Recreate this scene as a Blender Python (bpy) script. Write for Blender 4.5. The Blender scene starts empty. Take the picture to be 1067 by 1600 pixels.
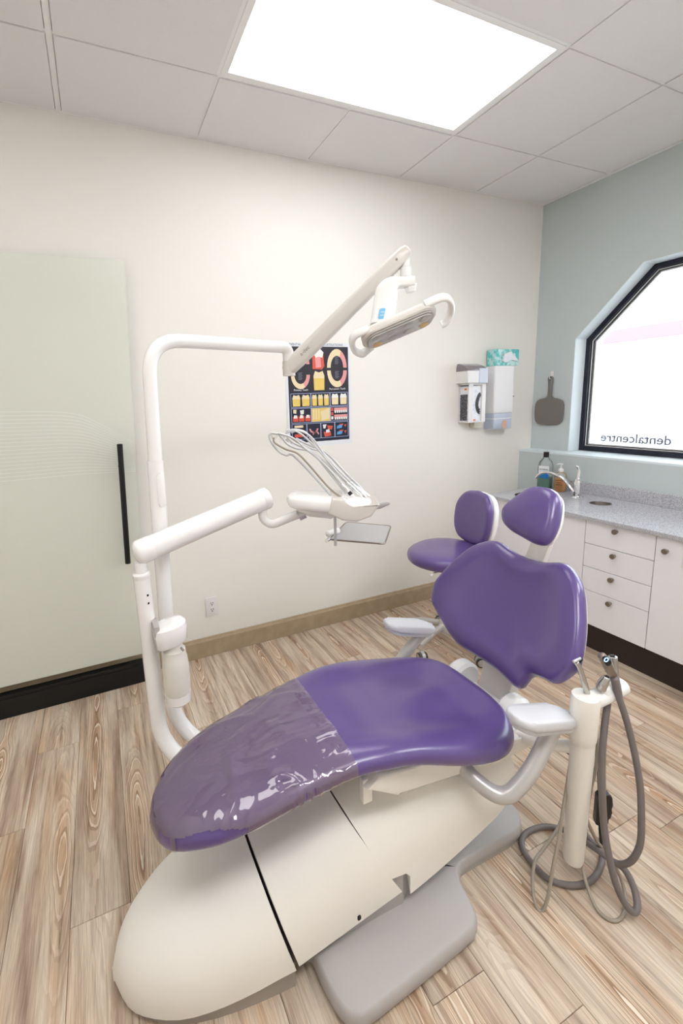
import bpy, bmesh, math, random
from mathutils import Vector, Matrix
random.seed(7)
S = bpy.context.scene
COL = S.collection

# ---------------------------------------------------------------- camera
RC = ((0.91591535, -0.39949728, -0.03874261), (0.10424244, 0.14355343, 0.98413715), (0.38759848, 0.90542495, -0.17312736))
cd = bpy.data.cameras.new('camera'); cam = bpy.data.objects.new('camera', cd); COL.objects.link(cam)
m = Matrix(((RC[0][0], RC[1][0], -RC[2][0]), (RC[0][1], RC[1][1], -RC[2][1]), (RC[0][2], RC[1][2], -RC[2][2])))
cam.matrix_world = Matrix.Translation((-3.08099853, -2.45600605, 1.46601902)) @ m.to_4x4()
cd.sensor_fit = 'VERTICAL'; cd.sensor_height = 36.0; cd.lens = 697.55364 * 36.0 / 1600.0
cd.shift_x = 75.6274 / 1600.0; cd.shift_y = -50.4342 / 1600.0
cd.clip_start = 0.05
S.camera = cam

# ---------------------------------------------------------------- world, light, exposure
S.view_settings.view_transform = 'Standard'; S.view_settings.look = 'None'
S.view_settings.gamma = 1.0; S.view_settings.use_curve_mapping = False
S.view_settings.exposure = 0.39
W = bpy.data.worlds.new('world'); S.world = W; W.use_nodes = True
bg = W.node_tree.nodes['Background']; bg.inputs[0].default_value = (0.86, 0.93, 1.0, 1); bg.inputs[1].default_value = 6.0
PANEL_STRENGTH = 3.8
def area(name, loc, rot, sx, sy, power, color):
    l = bpy.data.lights.new(name, 'AREA'); l.shape = 'RECTANGLE'; l.size = sx; l.size_y = sy; l.energy = power; l.color = color
    o = bpy.data.objects.new(name, l); COL.objects.link(o); o.location = loc; o.rotation_euler = rot
    return o

# ---------------------------------------------------------------- materials
def srgb(r, g, b):
    f = lambda c: (c/255/12.92 if c/255 <= 0.04045 else ((c/255+0.055)/1.055)**2.4)
    return (f(r), f(g), f(b), 1)
def mat(name, col, rough=0.5, metal=0.0, coat=0.0, spec=0.5, trans=0.0, ior=1.45, bump=0.0, bscale=200.0, emit=None, estr=0.0, alpha=1.0, noise=None):
    M = bpy.data.materials.new(name); M.use_nodes = True
    nt = M.node_tree; b = nt.nodes['Principled BSDF']
    b.inputs['Base Color'].default_value = col; b.inputs['Roughness'].default_value = rough
    b.inputs['Metallic'].default_value = metal; b.inputs['Coat Weight'].default_value = coat
    b.inputs['Specular IOR Level'].default_value = spec
    if name == 'purple_vinyl': b.inputs['Coat Roughness'].default_value = 0.22; b.inputs['Coat IOR'].default_value = 1.6
    b.inputs['Transmission Weight'].default_value = trans; b.inputs['IOR'].default_value = ior
    b.inputs['Alpha'].default_value = alpha
    if emit: b.inputs['Emission Color'].default_value = emit; b.inputs['Emission Strength'].default_value = estr
    tc = nt.nodes.new('ShaderNodeTexCoord')
    if noise:
        n = nt.nodes.new('ShaderNodeTexNoise'); n.inputs['Scale'].default_value = noise[0]; n.inputs['Detail'].default_value = 4
        nt.links.new(tc.outputs['Object'], n.inputs['Vector'])
        r = nt.nodes.new('ShaderNodeValToRGB'); r.color_ramp.elements[0].color = noise[1]; r.color_ramp.elements[1].color = noise[2]
        r.color_ramp.elements[0].position = noise[3] if len(noise) > 3 else 0.35; r.color_ramp.elements[1].position = noise[4] if len(noise) > 4 else 0.65
        nt.links.new(n.outputs['Fac'], r.inputs['Fac']); nt.links.new(r.outputs['Color'], b.inputs['Base Color'])
    if bump:
        n = nt.nodes.new('ShaderNodeTexNoise'); n.inputs['Scale'].default_value = bscale; n.inputs['Detail'].default_value = 3
        nt.links.new(tc.outputs['Object'], n.inputs['Vector'])
        bp = nt.nodes.new('ShaderNodeBump'); bp.inputs['Strength'].default_value = bump; bp.inputs['Distance'].default_value = 0.002
        nt.links.new(n.outputs['Fac'], bp.inputs['Height']); nt.links.new(bp.outputs['Normal'], b.inputs['Normal'])
    return M
MT = {}
MT['wall_cream'] = mat('cream_paint', srgb(240, 237, 230), 0.6, bump=0.12, bscale=260)
MT['wall_green'] = mat('green_grey_paint', srgb(200, 209, 210), 0.6, bump=0.12, bscale=260)
MT['reveal'] = mat('pale_blue_white_paint', srgb(226, 236, 240), 0.5)
MT['tile'] = mat('ceiling_tile', srgb(236, 233, 233), 0.9, bump=0.5, bscale=500)
MT['grid'] = mat('white_painted_steel_grid', srgb(244, 243, 242), 0.5)
MT['subfloor_grey'] = mat('dark_gap', srgb(120, 118, 115), 0.8)  # plain grey of the subfloor between the planks
MT['purple'] = mat('purple_vinyl', srgb(88, 67, 132), 0.36, coat=0.7, spec=0.5, bump=0.05, bscale=900)
MT['white_plastic'] = mat('white_enamel_plastic', srgb(243, 242, 240), 0.25, coat=0.2)
MT['warm_plastic'] = mat('warm_white_cover_plastic', srgb(240, 236, 228), 0.40)
MT['white_tube'] = mat('white_powder_coat', srgb(246, 244, 243), 0.22, coat=0.3)
MT['lamp_plastic'] = mat('lamp_grey_white', srgb(220, 215, 208), 0.3, coat=0.2)
MT['grey_plastic'] = mat('warm_grey_plastic', srgb(178, 173, 170), 0.40, bump=0.05, bscale=500)
MT['grey_dark'] = mat('taupe_grey_skirt', srgb(160, 152, 143), 0.5)
MT['arm_grey'] = mat('satin_grey_enamel', srgb(196, 194, 192), 0.28, metal=0.3)
MT['arm_pad'] = mat('light_grey_pad', srgb(216, 217, 222), 0.4)
MT['hose'] = mat('grey_rubber_hose', srgb(118, 110, 108), 0.45)
MT['hose_light'] = mat('beige_grey_hose', srgb(160, 150, 136), 0.45)
MT['silver'] = mat('silver_whip', srgb(205, 205, 207), 0.3, metal=0.5)
MT['tool_silver'] = mat('tool_silver', srgb(188, 186, 184), 0.22, metal=0.95)
MT['chrome'] = mat('chrome', (0.85, 0.85, 0.87, 1), 0.08, metal=1.0)
MT['nickel'] = mat('brushed_nickel', srgb(150, 140, 132), 0.3, metal=0.9)
MT['steel_dark'] = mat('sink_steel', srgb(120, 112, 110), 0.3, metal=0.9)
MT['black'] = mat('black_plastic', srgb(14, 13, 14), 0.35)
MT['black_matte'] = mat('black_metal', srgb(10, 9, 10), 0.5)
MT['navy_frame'] = mat('dark_bronze_navy_frame', srgb(20, 22, 40), 0.3)
MT['baseboard'] = mat('taupe_baseboard', srgb(168, 149, 122), 0.45, noise=(18, srgb(170, 151, 124), srgb(178, 160, 133)))
MT['cabinet'] = mat('white_laminate', srgb(244, 243, 248), 0.35)
MT['gap'] = mat('cabinet_gap_dark', srgb(90, 88, 90), 0.8)
MT['toe_kick'] = mat('espresso_toe_kick', srgb(46, 34, 32), 0.5)
MT['granite'] = mat('speckled_grey_solid_surface', srgb(190, 190, 196), 0.18, noise=(260, srgb(140, 136, 142), srgb(204, 205, 211), 0.36, 0.56))
MT['outlet'] = mat('white_outlet_plastic', srgb(232, 230, 230), 0.35)
MT['dark_slot'] = mat('dark_slot', srgb(60, 52, 50), 0.6)
MT['paper'] = mat('paper', srgb(232, 234, 238), 0.6)
MT['clear_grey'] = mat('translucent_blue_grey_plastic', srgb(196, 204, 222), 0.3, alpha=0.85)
MT['light_blue'] = mat('light_blue_label', srgb(120, 190, 232), 0.4)
MT['mirror_back'] = mat('grey_mirror_back', srgb(122, 116, 112), 0.4)
MT['tray_metal'] = mat('brushed_tray', srgb(196, 196, 198), 0.35, metal=0.6)
MT['panel'] = mat('light_diffuser', (1, 1, 1, 1), 0.5, emit=(0.98, 0.985, 1.0, 1), estr=PANEL_STRENGTH)
MT['panel_fill'] = mat('added_fill_diffuser', (1, 1, 1, 1), 0.5, emit=(0.99, 0.99, 1.0, 1), estr=PANEL_STRENGTH*2.6)  # glow of the added fill panels, stronger than the visible fixture
MT['led_ring'] = mat('blue_led_ring', srgb(120, 190, 255), 0.3, emit=(0.35, 0.65, 1, 1), estr=2.0)
MT['ceramic'] = mat('white_paint_trim', srgb(235, 234, 232), 0.4)
MT['lens'] = mat('clear_lens', srgb(205, 205, 202), 0.12, coat=0.6)
MT['reflector'] = mat('reflector_cup', srgb(205, 204, 200), 0.25, metal=0.2)
MT['amber'] = mat('amber_film', srgb(222, 192, 138), 0.3)
MT['exterior_white'] = mat('white_stucco', srgb(240, 240, 240), 0.8)
MT['exterior_pink'] = mat('pale_red_band', srgb(214, 104, 108), 0.8)
MT['asphalt'] = mat('pale_pavement', srgb(190, 190, 190), 0.9)
MT['lettering'] = mat('grey_vinyl_lettering', srgb(120, 122, 140), 0.6)

def glass_mat(name, col, rough, weight_transp, diff=None):
    M = bpy.data.materials.new(name); M.use_nodes = True; nt = M.node_tree; nt.nodes.clear()
    out = nt.nodes.new('ShaderNodeOutputMaterial'); t = nt.nodes.new('ShaderNodeBsdfTransparent'); t.inputs[0].default_value = col
    g = nt.nodes.new('ShaderNodeBsdfGlossy'); g.inputs['Roughness'].default_value = rough
    mix = nt.nodes.new('ShaderNodeMixShader'); fr = nt.nodes.new('ShaderNodeFresnel'); fr.inputs[0].default_value = 1.45
    nt.links.new(fr.outputs[0], mix.inputs[0]); nt.links.new(t.outputs[0], mix.inputs[1]); nt.links.new(g.outputs[0], mix.inputs[2])
    last = mix
    if diff:
        d = nt.nodes.new('ShaderNodeBsdfDiffuse'); d.inputs[0].default_value = diff
        m2 = nt.nodes.new('ShaderNodeMixShader'); m2.inputs[0].default_value = 1 - weight_transp
        nt.links.new(mix.outputs[0], m2.inputs[1]); nt.links.new(d.outputs[0], m2.inputs[2]); last = m2
    nt.links.new(last.outputs[0], out.inputs[0])
    return M
MT['pane'] = glass_mat('window_glass', (0.97, 0.99, 1, 1), 0.0, 1)
MT['frosted'] = glass_mat('frosted_green_glass', (0.90, 0.95, 0.89, 1), 0.12, 0.20, srgb(238, 240, 228))
MT['bottle_clear'] = glass_mat('clear_bottle', (0.97, 0.99, 0.99, 1), 0.05, 0.88, srgb(225, 230, 230))
MT['bottle_green'] = glass_mat('green_liquid', (0.35, 0.75, 0.62, 1), 0.05, 0.35, srgb(120, 185, 160))
MT['bottle_orange'] = glass_mat('orange_liquid', (0.95, 0.5, 0.05, 1), 0.05, 0.12, srgb(250, 170, 30))
MT['etched'] = mat('etched_line', srgb(226, 230, 222), 0.5)
MT['water_bottle'] = mat('milky_bottle_plastic', srgb(226, 222, 214), 0.3, coat=0.2)

def film_mat():
    M = bpy.data.materials.new('clear_plastic_film'); M.use_nodes = True; nt = M.node_tree; nt.nodes.clear()
    N = nt.nodes.new; L = nt.links.new
    out = N('ShaderNodeOutputMaterial'); t = N('ShaderNodeBsdfTransparent'); t.inputs[0].default_value = (0.93, 0.90, 0.93, 1)
    g = N('ShaderNodeBsdfGlossy'); g.inputs['Roughness'].default_value = 0.06; g.inputs['Color'].default_value = (0.95, 0.93, 0.9, 1)
    d = N('ShaderNodeBsdfDiffuse'); d.inputs[0].default_value = srgb(176, 150, 184)
    tc = N('ShaderNodeTexCoord'); mp = N('ShaderNodeMapping'); mp.inputs['Rotation'].default_value = (0, 0, 0.5); mp.inputs['Scale'].default_value = (5, 11, 5)
    n = N('ShaderNodeTexNoise'); n.inputs['Scale'].default_value = 1.0; n.inputs['Detail'].default_value = 1.5; n.inputs['Distortion'].default_value = 1.6
    bp = N('ShaderNodeBump'); bp.inputs['Strength'].default_value = 0.9; bp.inputs['Distance'].default_value = 0.012
    L(tc.outputs['Object'], mp.inputs[0]); L(mp.outputs[0], n.inputs['Vector']); L(n.outputs['Fac'], bp.inputs['Height'])
    L(bp.outputs[0], g.inputs['Normal'])
    fr = N('ShaderNodeFresnel'); fr.inputs[0].default_value = 1.8; L(bp.outputs[0], fr.inputs['Normal'])
    m1 = N('ShaderNodeMixShader'); m1.inputs[0].default_value = 0.27; L(t.outputs[0], m1.inputs[1]); L(d.outputs[0], m1.inputs[2])
    m2 = N('ShaderNodeMixShader'); L(fr.outputs[0], m2.inputs[0]); L(m1.outputs[0], m2.inputs[1]); L(g.outputs[0], m2.inputs[2])
    L(m2.outputs[0], out.inputs[0])
    return M
MT['film'] = film_mat()

def wood_mat():
    M = bpy.data.materials.new('limed_pine_plank'); M.use_nodes = True; nt = M.node_tree; b = nt.nodes['Principled BSDF']
    N = nt.nodes.new; L = nt.links.new
    def mth(op, a, c=None):
        x = N('ShaderNodeMath'); x.operation = op
        for i, v in enumerate((a, c)):
            if v is None: continue
            if isinstance(v, (int, float)): x.inputs[i].default_value = v
            else: L(v, x.inputs[i])
        return x.outputs[0]
    tc = N('ShaderNodeTexCoord'); oi = N('ShaderNodeObjectInfo')
    sep = N('ShaderNodeSeparateXYZ'); L(tc.outputs['Object'], sep.inputs[0])
    rnd = oi.outputs['Random']
    off = mth('MULTIPLY', rnd, 37.0)
    # cathedral rings: a tree cut almost along its axis
    def noise(vx, vy, vz, scale, detail=3, dist=0.0):
        c = N('ShaderNodeCombineXYZ')
        for i, v in enumerate((vx, vy, vz)):
            if isinstance(v, (int, float)): c.inputs[i].default_value = v
            else: L(v, c.inputs[i])
        n = N('ShaderNodeTexNoise'); n.inputs['Scale'].default_value = scale; n.inputs['Detail'].default_value = detail; n.inputs['Distortion'].default_value = dist
        L(c.outputs[0], n.inputs['Vector']); return n.outputs['Fac']
    X, Y = sep.outputs['X'], sep.outputs['Y']
    Yo = mth('ADD', Y, off)
    core = mth('MULTIPLY', mth('SUBTRACT', mth('FRACT', mth('MULTIPLY', rnd, 7.31)), 0.5), 0.13)
    wob = mth('MULTIPLY', mth('SUBTRACT', noise(0.0, mth('MULTIPLY', Yo, 1.1), off, 1.0, 2), 0.5), 0.06)
    dx = mth('SUBTRACT', mth('SUBTRACT', X, core), wob)
    depth = mth('MULTIPLY', mth('SUBTRACT', noise(mth('MULTIPLY', X, 2.0), mth('MULTIPLY', Yo, 0.75), off, 1.0, 2), 0.36), 0.30)
    r = mth('SQRT', mth('ADD', mth('MULTIPLY', dx, dx), mth('MULTIPLY', depth, depth)))
    r2 = mth('ADD', r, mth('MULTIPLY', noise(mth('MULTIPLY', X, 30), mth('MULTIPLY', Yo, 5), off, 1.0, 3), 0.016))
    ring = mth('FRACT', mth('MULTIPLY', r2, 105.0))
    cr = N('ShaderNodeValToRGB'); L(ring, cr.inputs['Fac'])
    e = cr.color_ramp.elements; e[0].position = 0.0; e[0].color = (0, 0, 0, 1); e[1].position = 1.0; e[1].color = (0, 0, 0, 1)
    k = cr.color_ramp.elements.new(0.35); k.color = (1, 1, 1, 1); k = cr.color_ramp.elements.new(0.7); k.color = (0.75, 0.75, 0.75, 1)
    near = N('ShaderNodeMapRange'); L(r, near.inputs[0]); near.inputs[1].default_value = 0.055; near.inputs[2].default_value = 0.012; near.clamp = True
    ringv = mth('MULTIPLY', mth('SUBTRACT', 1.0, cr.outputs['Color']), mth('ADD', mth('MULTIPLY', near.outputs[0], 0.75), 0.16))
    # base tone: long broad streaks
    s1 = noise(mth('MULTIPLY', X, 22), mth('MULTIPLY', Yo, 1.8), off, 1.0, 4, 0.3)
    s2 = noise(mth('MULTIPLY', X, 60), mth('MULTIPLY', Yo, 2.6), off, 1.0, 3)
    s3 = noise(mth('MULTIPLY', X, 380), mth('MULTIPLY', Yo, 16), off, 1.0, 4)
    ra = N('ShaderNodeValToRGB'); L(s1, ra.inputs['Fac']); ee = ra.color_ramp.elements
    ee[0].position = 0.28; ee[0].color = srgb(150, 128, 112); ee[1].position = 0.72; ee[1].color = srgb(220, 207, 190)
    q = ee.new(0.42); q.color = srgb(184, 162, 142); q = ee.new(0.54); q.color = srgb(206, 189, 168)
    # orange heart tint
    mx = N('ShaderNodeMixRGB'); mx.blend_type = 'MIX'; L(ra.outputs['Color'], mx.inputs[1]); mx.inputs[2].default_value = srgb(192, 138, 84)
    o2 = N('ShaderNodeMapRange'); L(noise(mth('MULTIPLY', X, 12), mth('MULTIPLY', Yo, 1.6), mth('ADD', off, 9.0), 1.0, 3), o2.inputs[0])
    o2.inputs[1].default_value = 0.52; o2.inputs[2].default_value = 0.75; o2.inputs[4].default_value = 0.5
    L(mth('MAXIMUM', o2.outputs[0], mth('MULTIPLY', near.outputs[0], 0.35)), mx.inputs[0])
    # ring lines
    m2 = N('ShaderNodeMixRGB'); L(mx.outputs[0], m2.inputs[1]); m2.inputs[2].default_value = srgb(236, 226, 210)
    lime = mth('MULTIPLY', mth('GREATER_THAN', ring, 0.80), mth('ADD', mth('MULTIPLY', near.outputs[0], 0.7), 0.10)); L(lime, m2.inputs[0])
    m3 = N('ShaderNodeMixRGB'); L(m2.outputs[0], m3.inputs[1]); m3.inputs[2].default_value = srgb(128, 98, 74)
    dark = mth('MULTIPLY', mth('LESS_THAN', ring, 0.22), mth('ADD', mth('MULTIPLY', near.outputs[0], 0.5), 0.14)); L(dark, m3.inputs[0])
    # fine dark pores
    m4 = N('ShaderNodeMixRGB'); L(m3.outputs[0], m4.inputs[1]); m4.inputs[2].default_value = srgb(112, 84, 64)
    p = N('ShaderNodeMapRange'); L(s2, p.inputs[0]); p.inputs[1].default_value = 0.52; p.inputs[2].default_value = 0.70; p.inputs[4].default_value = 0.88
    p2 = N('ShaderNodeMapRange'); L(s3, p2.inputs[0]); p2.inputs[1].default_value = 0.40; p2.inputs[2].default_value = 0.62
    L(mth('MULTIPLY', p.outputs[0], mth('ADD', mth('MULTIPLY', p2.outputs[0], 0.8), 0.2)), m4.inputs[0])
    m5 = N('ShaderNodeMixRGB'); m5.blend_type = 'MULTIPLY'; m5.inputs[0].default_value = 1.0; L(m4.outputs[0], m5.inputs[1])
    vv = N('ShaderNodeMapRange'); L(s3, vv.inputs[0]); vv.inputs[1].default_value = 0.3; vv.inputs[2].default_value = 0.7; vv.inputs[3].default_value = 0.84; vv.inputs[4].default_value = 1.14
    pv = mth('MULTIPLY', vv.outputs[0], mth('ADD', 0.93, mth('MULTIPLY', rnd, 0.12)))
    cc = N('ShaderNodeCombineXYZ')
    for i in range(3): L(pv, cc.inputs[i])
    L(cc.outputs[0], m5.inputs[2]); L(m5.outputs[0], b.inputs['Base Color'])
    b.inputs['Roughness'].default_value = 0.48; b.inputs['Specular IOR Level'].default_value = 0.35
    bp = N('ShaderNodeBump'); bp.inputs['Strength'].default_value = 0.25; bp.inputs['Distance'].default_value = 0.001
    L(s3, bp.inputs['Height']); L(bp.outputs[0], b.inputs['Normal'])
    return M
MT['wood'] = wood_mat()

# ---------------------------------------------------------------- helpers
def tag(o, label=None, cat=None, group=None, kind=None):
    if label: o['label'] = label
    if cat: o['category'] = cat
    if group: o['group'] = group
    if kind: o['kind'] = kind
    return o
def thing(name, label, cat, loc, group=None):
    o = bpy.data.objects.new(name, None); COL.objects.link(o); o.location = loc; o.empty_display_size = 0.05
    return tag(o, label, cat, group)
def wl(p):  # world location of a parent chain without rotation
    v = Vector((0, 0, 0))
    while p: v += p.location; p = p.parent
    return v
def obj(name, bm, material, parent=None, smooth=True, loc=None, auto=35):
    """bm is in world coordinates; the object's origin goes to its base centre (or loc)."""
    bm.normal_update()
    bmesh.ops.recalc_face_normals(bm, faces=bm.faces)
    if loc is None:
        xs = [v.co for v in bm.verts]
        loc = Vector(((min(c.x for c in xs)+max(c.x for c in xs))/2, (min(c.y for c in xs)+max(c.y for c in xs))/2, min(c.z for c in xs)))
    loc = Vector(loc)
    bmesh.ops.translate(bm, verts=bm.verts, vec=-loc)
    if smooth:
        for f in bm.faces: f.smooth = True
        for e in bm.edges:
            if len(e.link_faces) == 2 and e.link_faces[0].normal.angle(e.link_faces[1].normal, 0) > math.radians(auto): e.smooth = False
    me = bpy.data.meshes.new(name); bm.to_mesh(me); bm.free()
    mats = material if isinstance(material, (list, tuple)) else [material]
    for x in mats: me.materials.append(x)
    o = bpy.data.objects.new(name, me); COL.objects.link(o)
    if parent: o.parent = parent; o.location = loc - wl(parent)
    else: o.location = loc
    return o
def add_box(bm, lo, hi, bevel=0.0, seg=2, mi=0):
    lo = Vector(lo); hi = Vector(hi)
    vs = [bm.verts.new((x, y, z)) for x in (lo.x, hi.x) for y in (lo.y, hi.y) for z in (lo.z, hi.z)]
    F = [(0, 1, 3, 2), (4, 6, 7, 5), (0, 4, 5, 1), (2, 3, 7, 6), (0, 2, 6, 4), (1, 5, 7, 3)]
    fs = [bm.faces.new([vs[i] for i in f]) for f in F]
    for f in fs: f.material_index = mi
    if bevel:
        es = set(e for f in fs for e in f.edges)
        r = bmesh.ops.bevel(bm, geom=list(es), offset=bevel, segments=seg, affect='EDGES', profile=0.5)
        for f in r['faces']: f.material_index = mi
    return vs
def box(lo, hi, bevel=0.0, seg=2):
    bm = bmesh.new(); add_box(bm, lo, hi, bevel, seg); return bm
def catmull(pts, n=8):
    P = [Vector(p) for p in pts]
    if len(P) < 3: return P
    Q = [P[0]*2-P[1]] + P + [P[-1]*2-P[-2]]; out = []
    for i in range(1, len(Q)-2):
        a, b, c, d = Q[i-1:i+3]
        for k in range(n):
            t = k/n
            out.append(0.5*((2*b)+(c-a)*t+(2*a-5*b+4*c-d)*t*t+(3*b-a-3*c+d)*t**3))
    out.append(P[-1]); return out
def fillet(pts, r, n=8):
    """straight runs joined by arcs of radius about r"""
    P = [Vector(p) for p in pts]; out = [P[0]]
    for i in range(1, len(P)-1):
        a, b, c = P[i-1], P[i], P[i+1]
        d1 = (a-b); d2 = (c-b); l = min(r, d1.length*0.49, d2.length*0.49)
        p1 = b+d1.normalized()*l; p2 = b+d2.normalized()*l
        for k in range(n+1):
            t = k/n; out.append(p1*(1-t)**2+b*2*t*(1-t)+p2*t*t)
    out.append(P[-1]); return out
def add_tube(bm, path, r, seg=16, cap=True, rounded=False, ry=None, up=None, mi=0):
    P = [Vector(p) for p in path]; n = len(P)
    R = list(r) if isinstance(r, (list, tuple)) else [r]*n
    if len(R) != n: R = [R[0]+(R[-1]-R[0])*i/(n-1) for i in range(n)]
    T = []
    for i in range(n):
        a = P[max(i-1, 0)]; b = P[min(i+1, n-1)]; t = (b-a)
        T.append(t.normalized() if t.length > 1e-9 else Vector((0, 0, 1)))
    if rounded:
        k = 4; newP = []; newR = []; newT = []
        for j in range(k, 0, -1):
            a = j/k*math.pi/2; newP.append(P[0]-T[0]*R[0]*rounded*math.sin(a)); newR.append(max(R[0]*math.cos(a), R[0]*0.02)); newT.append(T[0])
        e = []; er = []; et = []
        for j in range(1, k+1):
            a = j/k*math.pi/2; e.append(P[-1]+T[-1]*R[-1]*rounded*math.sin(a)); er.append(max(R[-1]*math.cos(a), R[-1]*0.02)); et.append(T[-1])
        P = newP+P+e; R = newR+R+er; T = newT+T+et; n = len(P)
    u = Vector(up) if up else (Vector((0, 0, 1)) if abs(T[0].z) < 0.9 else Vector((1, 0, 0)))
    rings = []
    for i in range(n):
        u = (u-T[i]*u.dot(T[i])); u.normalize(); w = T[i].cross(u)
        q = (ry/R[len(R)//2] if ry else 1.0)
        rings.append([bm.verts.new(P[i]+(u*math.cos(2*math.pi*k/seg)+w*q*math.sin(2*math.pi*k/seg))*R[i]) for k in range(seg)])
    for i in range(n-1):
        for k in range(seg):
            f = bm.faces.new([rings[i][k], rings[i][(k+1) % seg], rings[i+1][(k+1) % seg], rings[i+1][k]]); f.material_index = mi
    if cap:
        for rg in (rings[0], rings[-1]):
            f = bm.faces.new(rg); f.material_index = mi
    return rings
def tube(path, r, **k):
    bm = bmesh.new(); add_tube(bm, path, r, **k); return bm
def add_lathe(bm, prof, c, axis=(0, 0, 1), seg=28, mi=0, closed=True):
    """prof: (radius, height) pairs along axis from centre c"""
    ax = Vector(axis).normalized(); u = Vector((1, 0, 0)) if abs(ax.x) < 0.9 else Vector((0, 1, 0))
    u = (u-ax*u.dot(ax)).normalized(); w = ax.cross(u); c = Vector(c); rings = []
    for r, h in prof:
        rings.append([bm.verts.new(c+ax*h+(u*math.cos(2*math.pi*k/seg)+w*math.sin(2*math.pi*k/seg))*max(r, 1e-4)) for k in range(seg)])
    for i in range(len(rings)-1):
        for k in range(seg):
            f = bm.faces.new([rings[i][k], rings[i][(k+1) % seg], rings[i+1][(k+1) % seg], rings[i+1][k]]); f.material_index = mi
    if closed:
        for rg in (rings[0], rings[-1]):
            f = bm.faces.new(rg); f.material_index = mi
def lathe(prof, c, **k):
    bm = bmesh.new(); add_lathe(bm, prof, c, **k); return bm
def add_prism(bm, poly, o, ux, uy, depth, bevel=0.0, seg=2, mi=0, bothbevel=True):
    """poly (a, b) in the plane o + a*ux + b*uy, extruded by the vector depth"""
    o = Vector(o); ux = Vector(ux); uy = Vector(uy); d = Vector(depth)
    A = [bm.verts.new(o+ux*a+uy*b) for a, b in poly]; B = [bm.verts.new(v.co+d) for v in A]; n = len(A)
    fa = bm.faces.new(A); fb = bm.faces.new(B[::-1]); fs = [fa, fb]
    for i in range(n): fs.append(bm.faces.new([A[i], B[i], B[(i+1) % n], A[(i+1) % n]]))
    for f in fs: f.material_index = mi
    if bevel:
        es = set(fb.edges)
        if bothbevel: es |= set(fa.edges)
        r = bmesh.ops.bevel(bm, geom=list(es), offset=bevel, segments=seg, affect='EDGES', profile=0.5)
        for f in r['faces']: f.material_index = mi
def prism(poly, o, ux, uy, depth, **k):
    bm = bmesh.new(); add_prism(bm, poly, o, ux, uy, depth, **k); return bm
def rrect(w, h, r, n=5, cx=0, cy=0):
    out = []
    for sx, sy, a0 in ((1, 1, 0), (-1, 1, 90), (-1, -1, 180), (1, -1, 270)):
        for k in range(n+1):
            a = math.radians(a0+90*k/n); out.append((cx+sx*(w/2-r)+r*math.cos(a), cy+sy*(h/2-r)+r*math.sin(a)))
    return out
def interp(xs, ys, x):
    if x <= xs[0]: return ys[0]
    for i in range(len(xs)-1):
        if x <= xs[i+1]:
            t = (x-xs[i])/(xs[i+1]-xs[i]); 
            return ys[i]+(ys[i+1]-ys[i])*t
    return ys[-1]
def smooth_interp(xs, ys):
    """Catmull-Rom through the samples, as a lookup"""
    pts = catmull([(x, y, 0) for x, y in zip(xs, ys)], 10)
    X = [p.x for p in pts]; Y = [p.y for p in pts]
    return lambda x: interp(X, Y, x)
def add_loft(bm, rings, cap=True, mi=0):
    V = [[bm.verts.new(p) for p in r] for r in rings]; n = len(V[0])
    for i in range(len(V)-1):
        for k in range(n):
            f = bm.faces.new([V[i][k], V[i][(k+1) % n], V[i+1][(k+1) % n], V[i+1][k]]); f.material_index = mi
    if cap:
        bm.faces.new(V[0]); bm.faces.new(V[-1])
    return V
def spow(v, e): return math.copysign(abs(v)**e, v)
def cut(o, cutter_bm):
    me = bpy.data.meshes.new('cutter'); cutter_bm.to_mesh(me); cutter_bm.free()
    c = bpy.data.objects.new('cutter', me); COL.objects.link(c)
    md = o.modifiers.new('cut', 'BOOLEAN'); md.operation = 'DIFFERENCE'; md.object = c; md.solver = 'EXACT'
    bpy.context.view_layer.update()
    dg = bpy.context.evaluated_depsgraph_get(); nm = bpy.data.meshes.new_from_object(o.evaluated_get(dg))
    o.modifiers.clear(); old = o.data; nm.name = old.name; o.data = nm
    bpy.data.objects.remove(c, do_unlink=True); bpy.data.meshes.remove(me)
def add_text(name, body, size, material, origin, ux, uy, parent=None, depth=0.0004, align='LEFT', bold=0.0):
    cu = bpy.data.curves.new('text', 'FONT'); cu.body = body; cu.size = size; cu.extrude = depth; cu.align_x = align; cu.offset = bold; cu.resolution_u = 4
    t = bpy.data.objects.new('text', cu); COL.objects.link(t); bpy.context.view_layer.update()
    me = bpy.data.meshes.new_from_object(t.evaluated_get(bpy.context.evaluated_depsgraph_get()))
    bpy.data.objects.remove(t, do_unlink=True); bpy.data.curves.remove(cu)
    ux = Vector(ux).normalized(); uy = Vector(uy).normalized(); n = ux.cross(uy)
    me.transform(Matrix(((ux.x, uy.x, n.x, 0), (ux.y, uy.y, n.y, 0), (ux.z, uy.z, n.z, 0), (0, 0, 0, 1))))
    me.name = name; me.materials.clear(); me.materials.append(material)
    o = bpy.data.objects.new(name, me); COL.objects.link(o)
    o.location = Vector(origin)-(wl(parent) if parent else Vector((0, 0, 0)))
    if parent: o.parent = parent
    return o
def copy_tree(o, parent=None):
    c = o.copy(); COL.objects.link(c)
    if parent: c.parent = parent
    for ch in list(o.children): copy_tree(ch, c)
    return c

# ================================================================ THE SETTING
H = 2.774; G = 0.6096; GX0 = -0.048; GA = -0.473
XL, YF = -4.7, -3.75      # left wall and the wall behind the camera
ZS = 1.033                # ledge height under the window
def struct(name, bm, m, parent=None, **k):
    o = obj(name, bm, m, parent, **k)
    if not parent: o['kind'] = 'structure'
    return o
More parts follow.
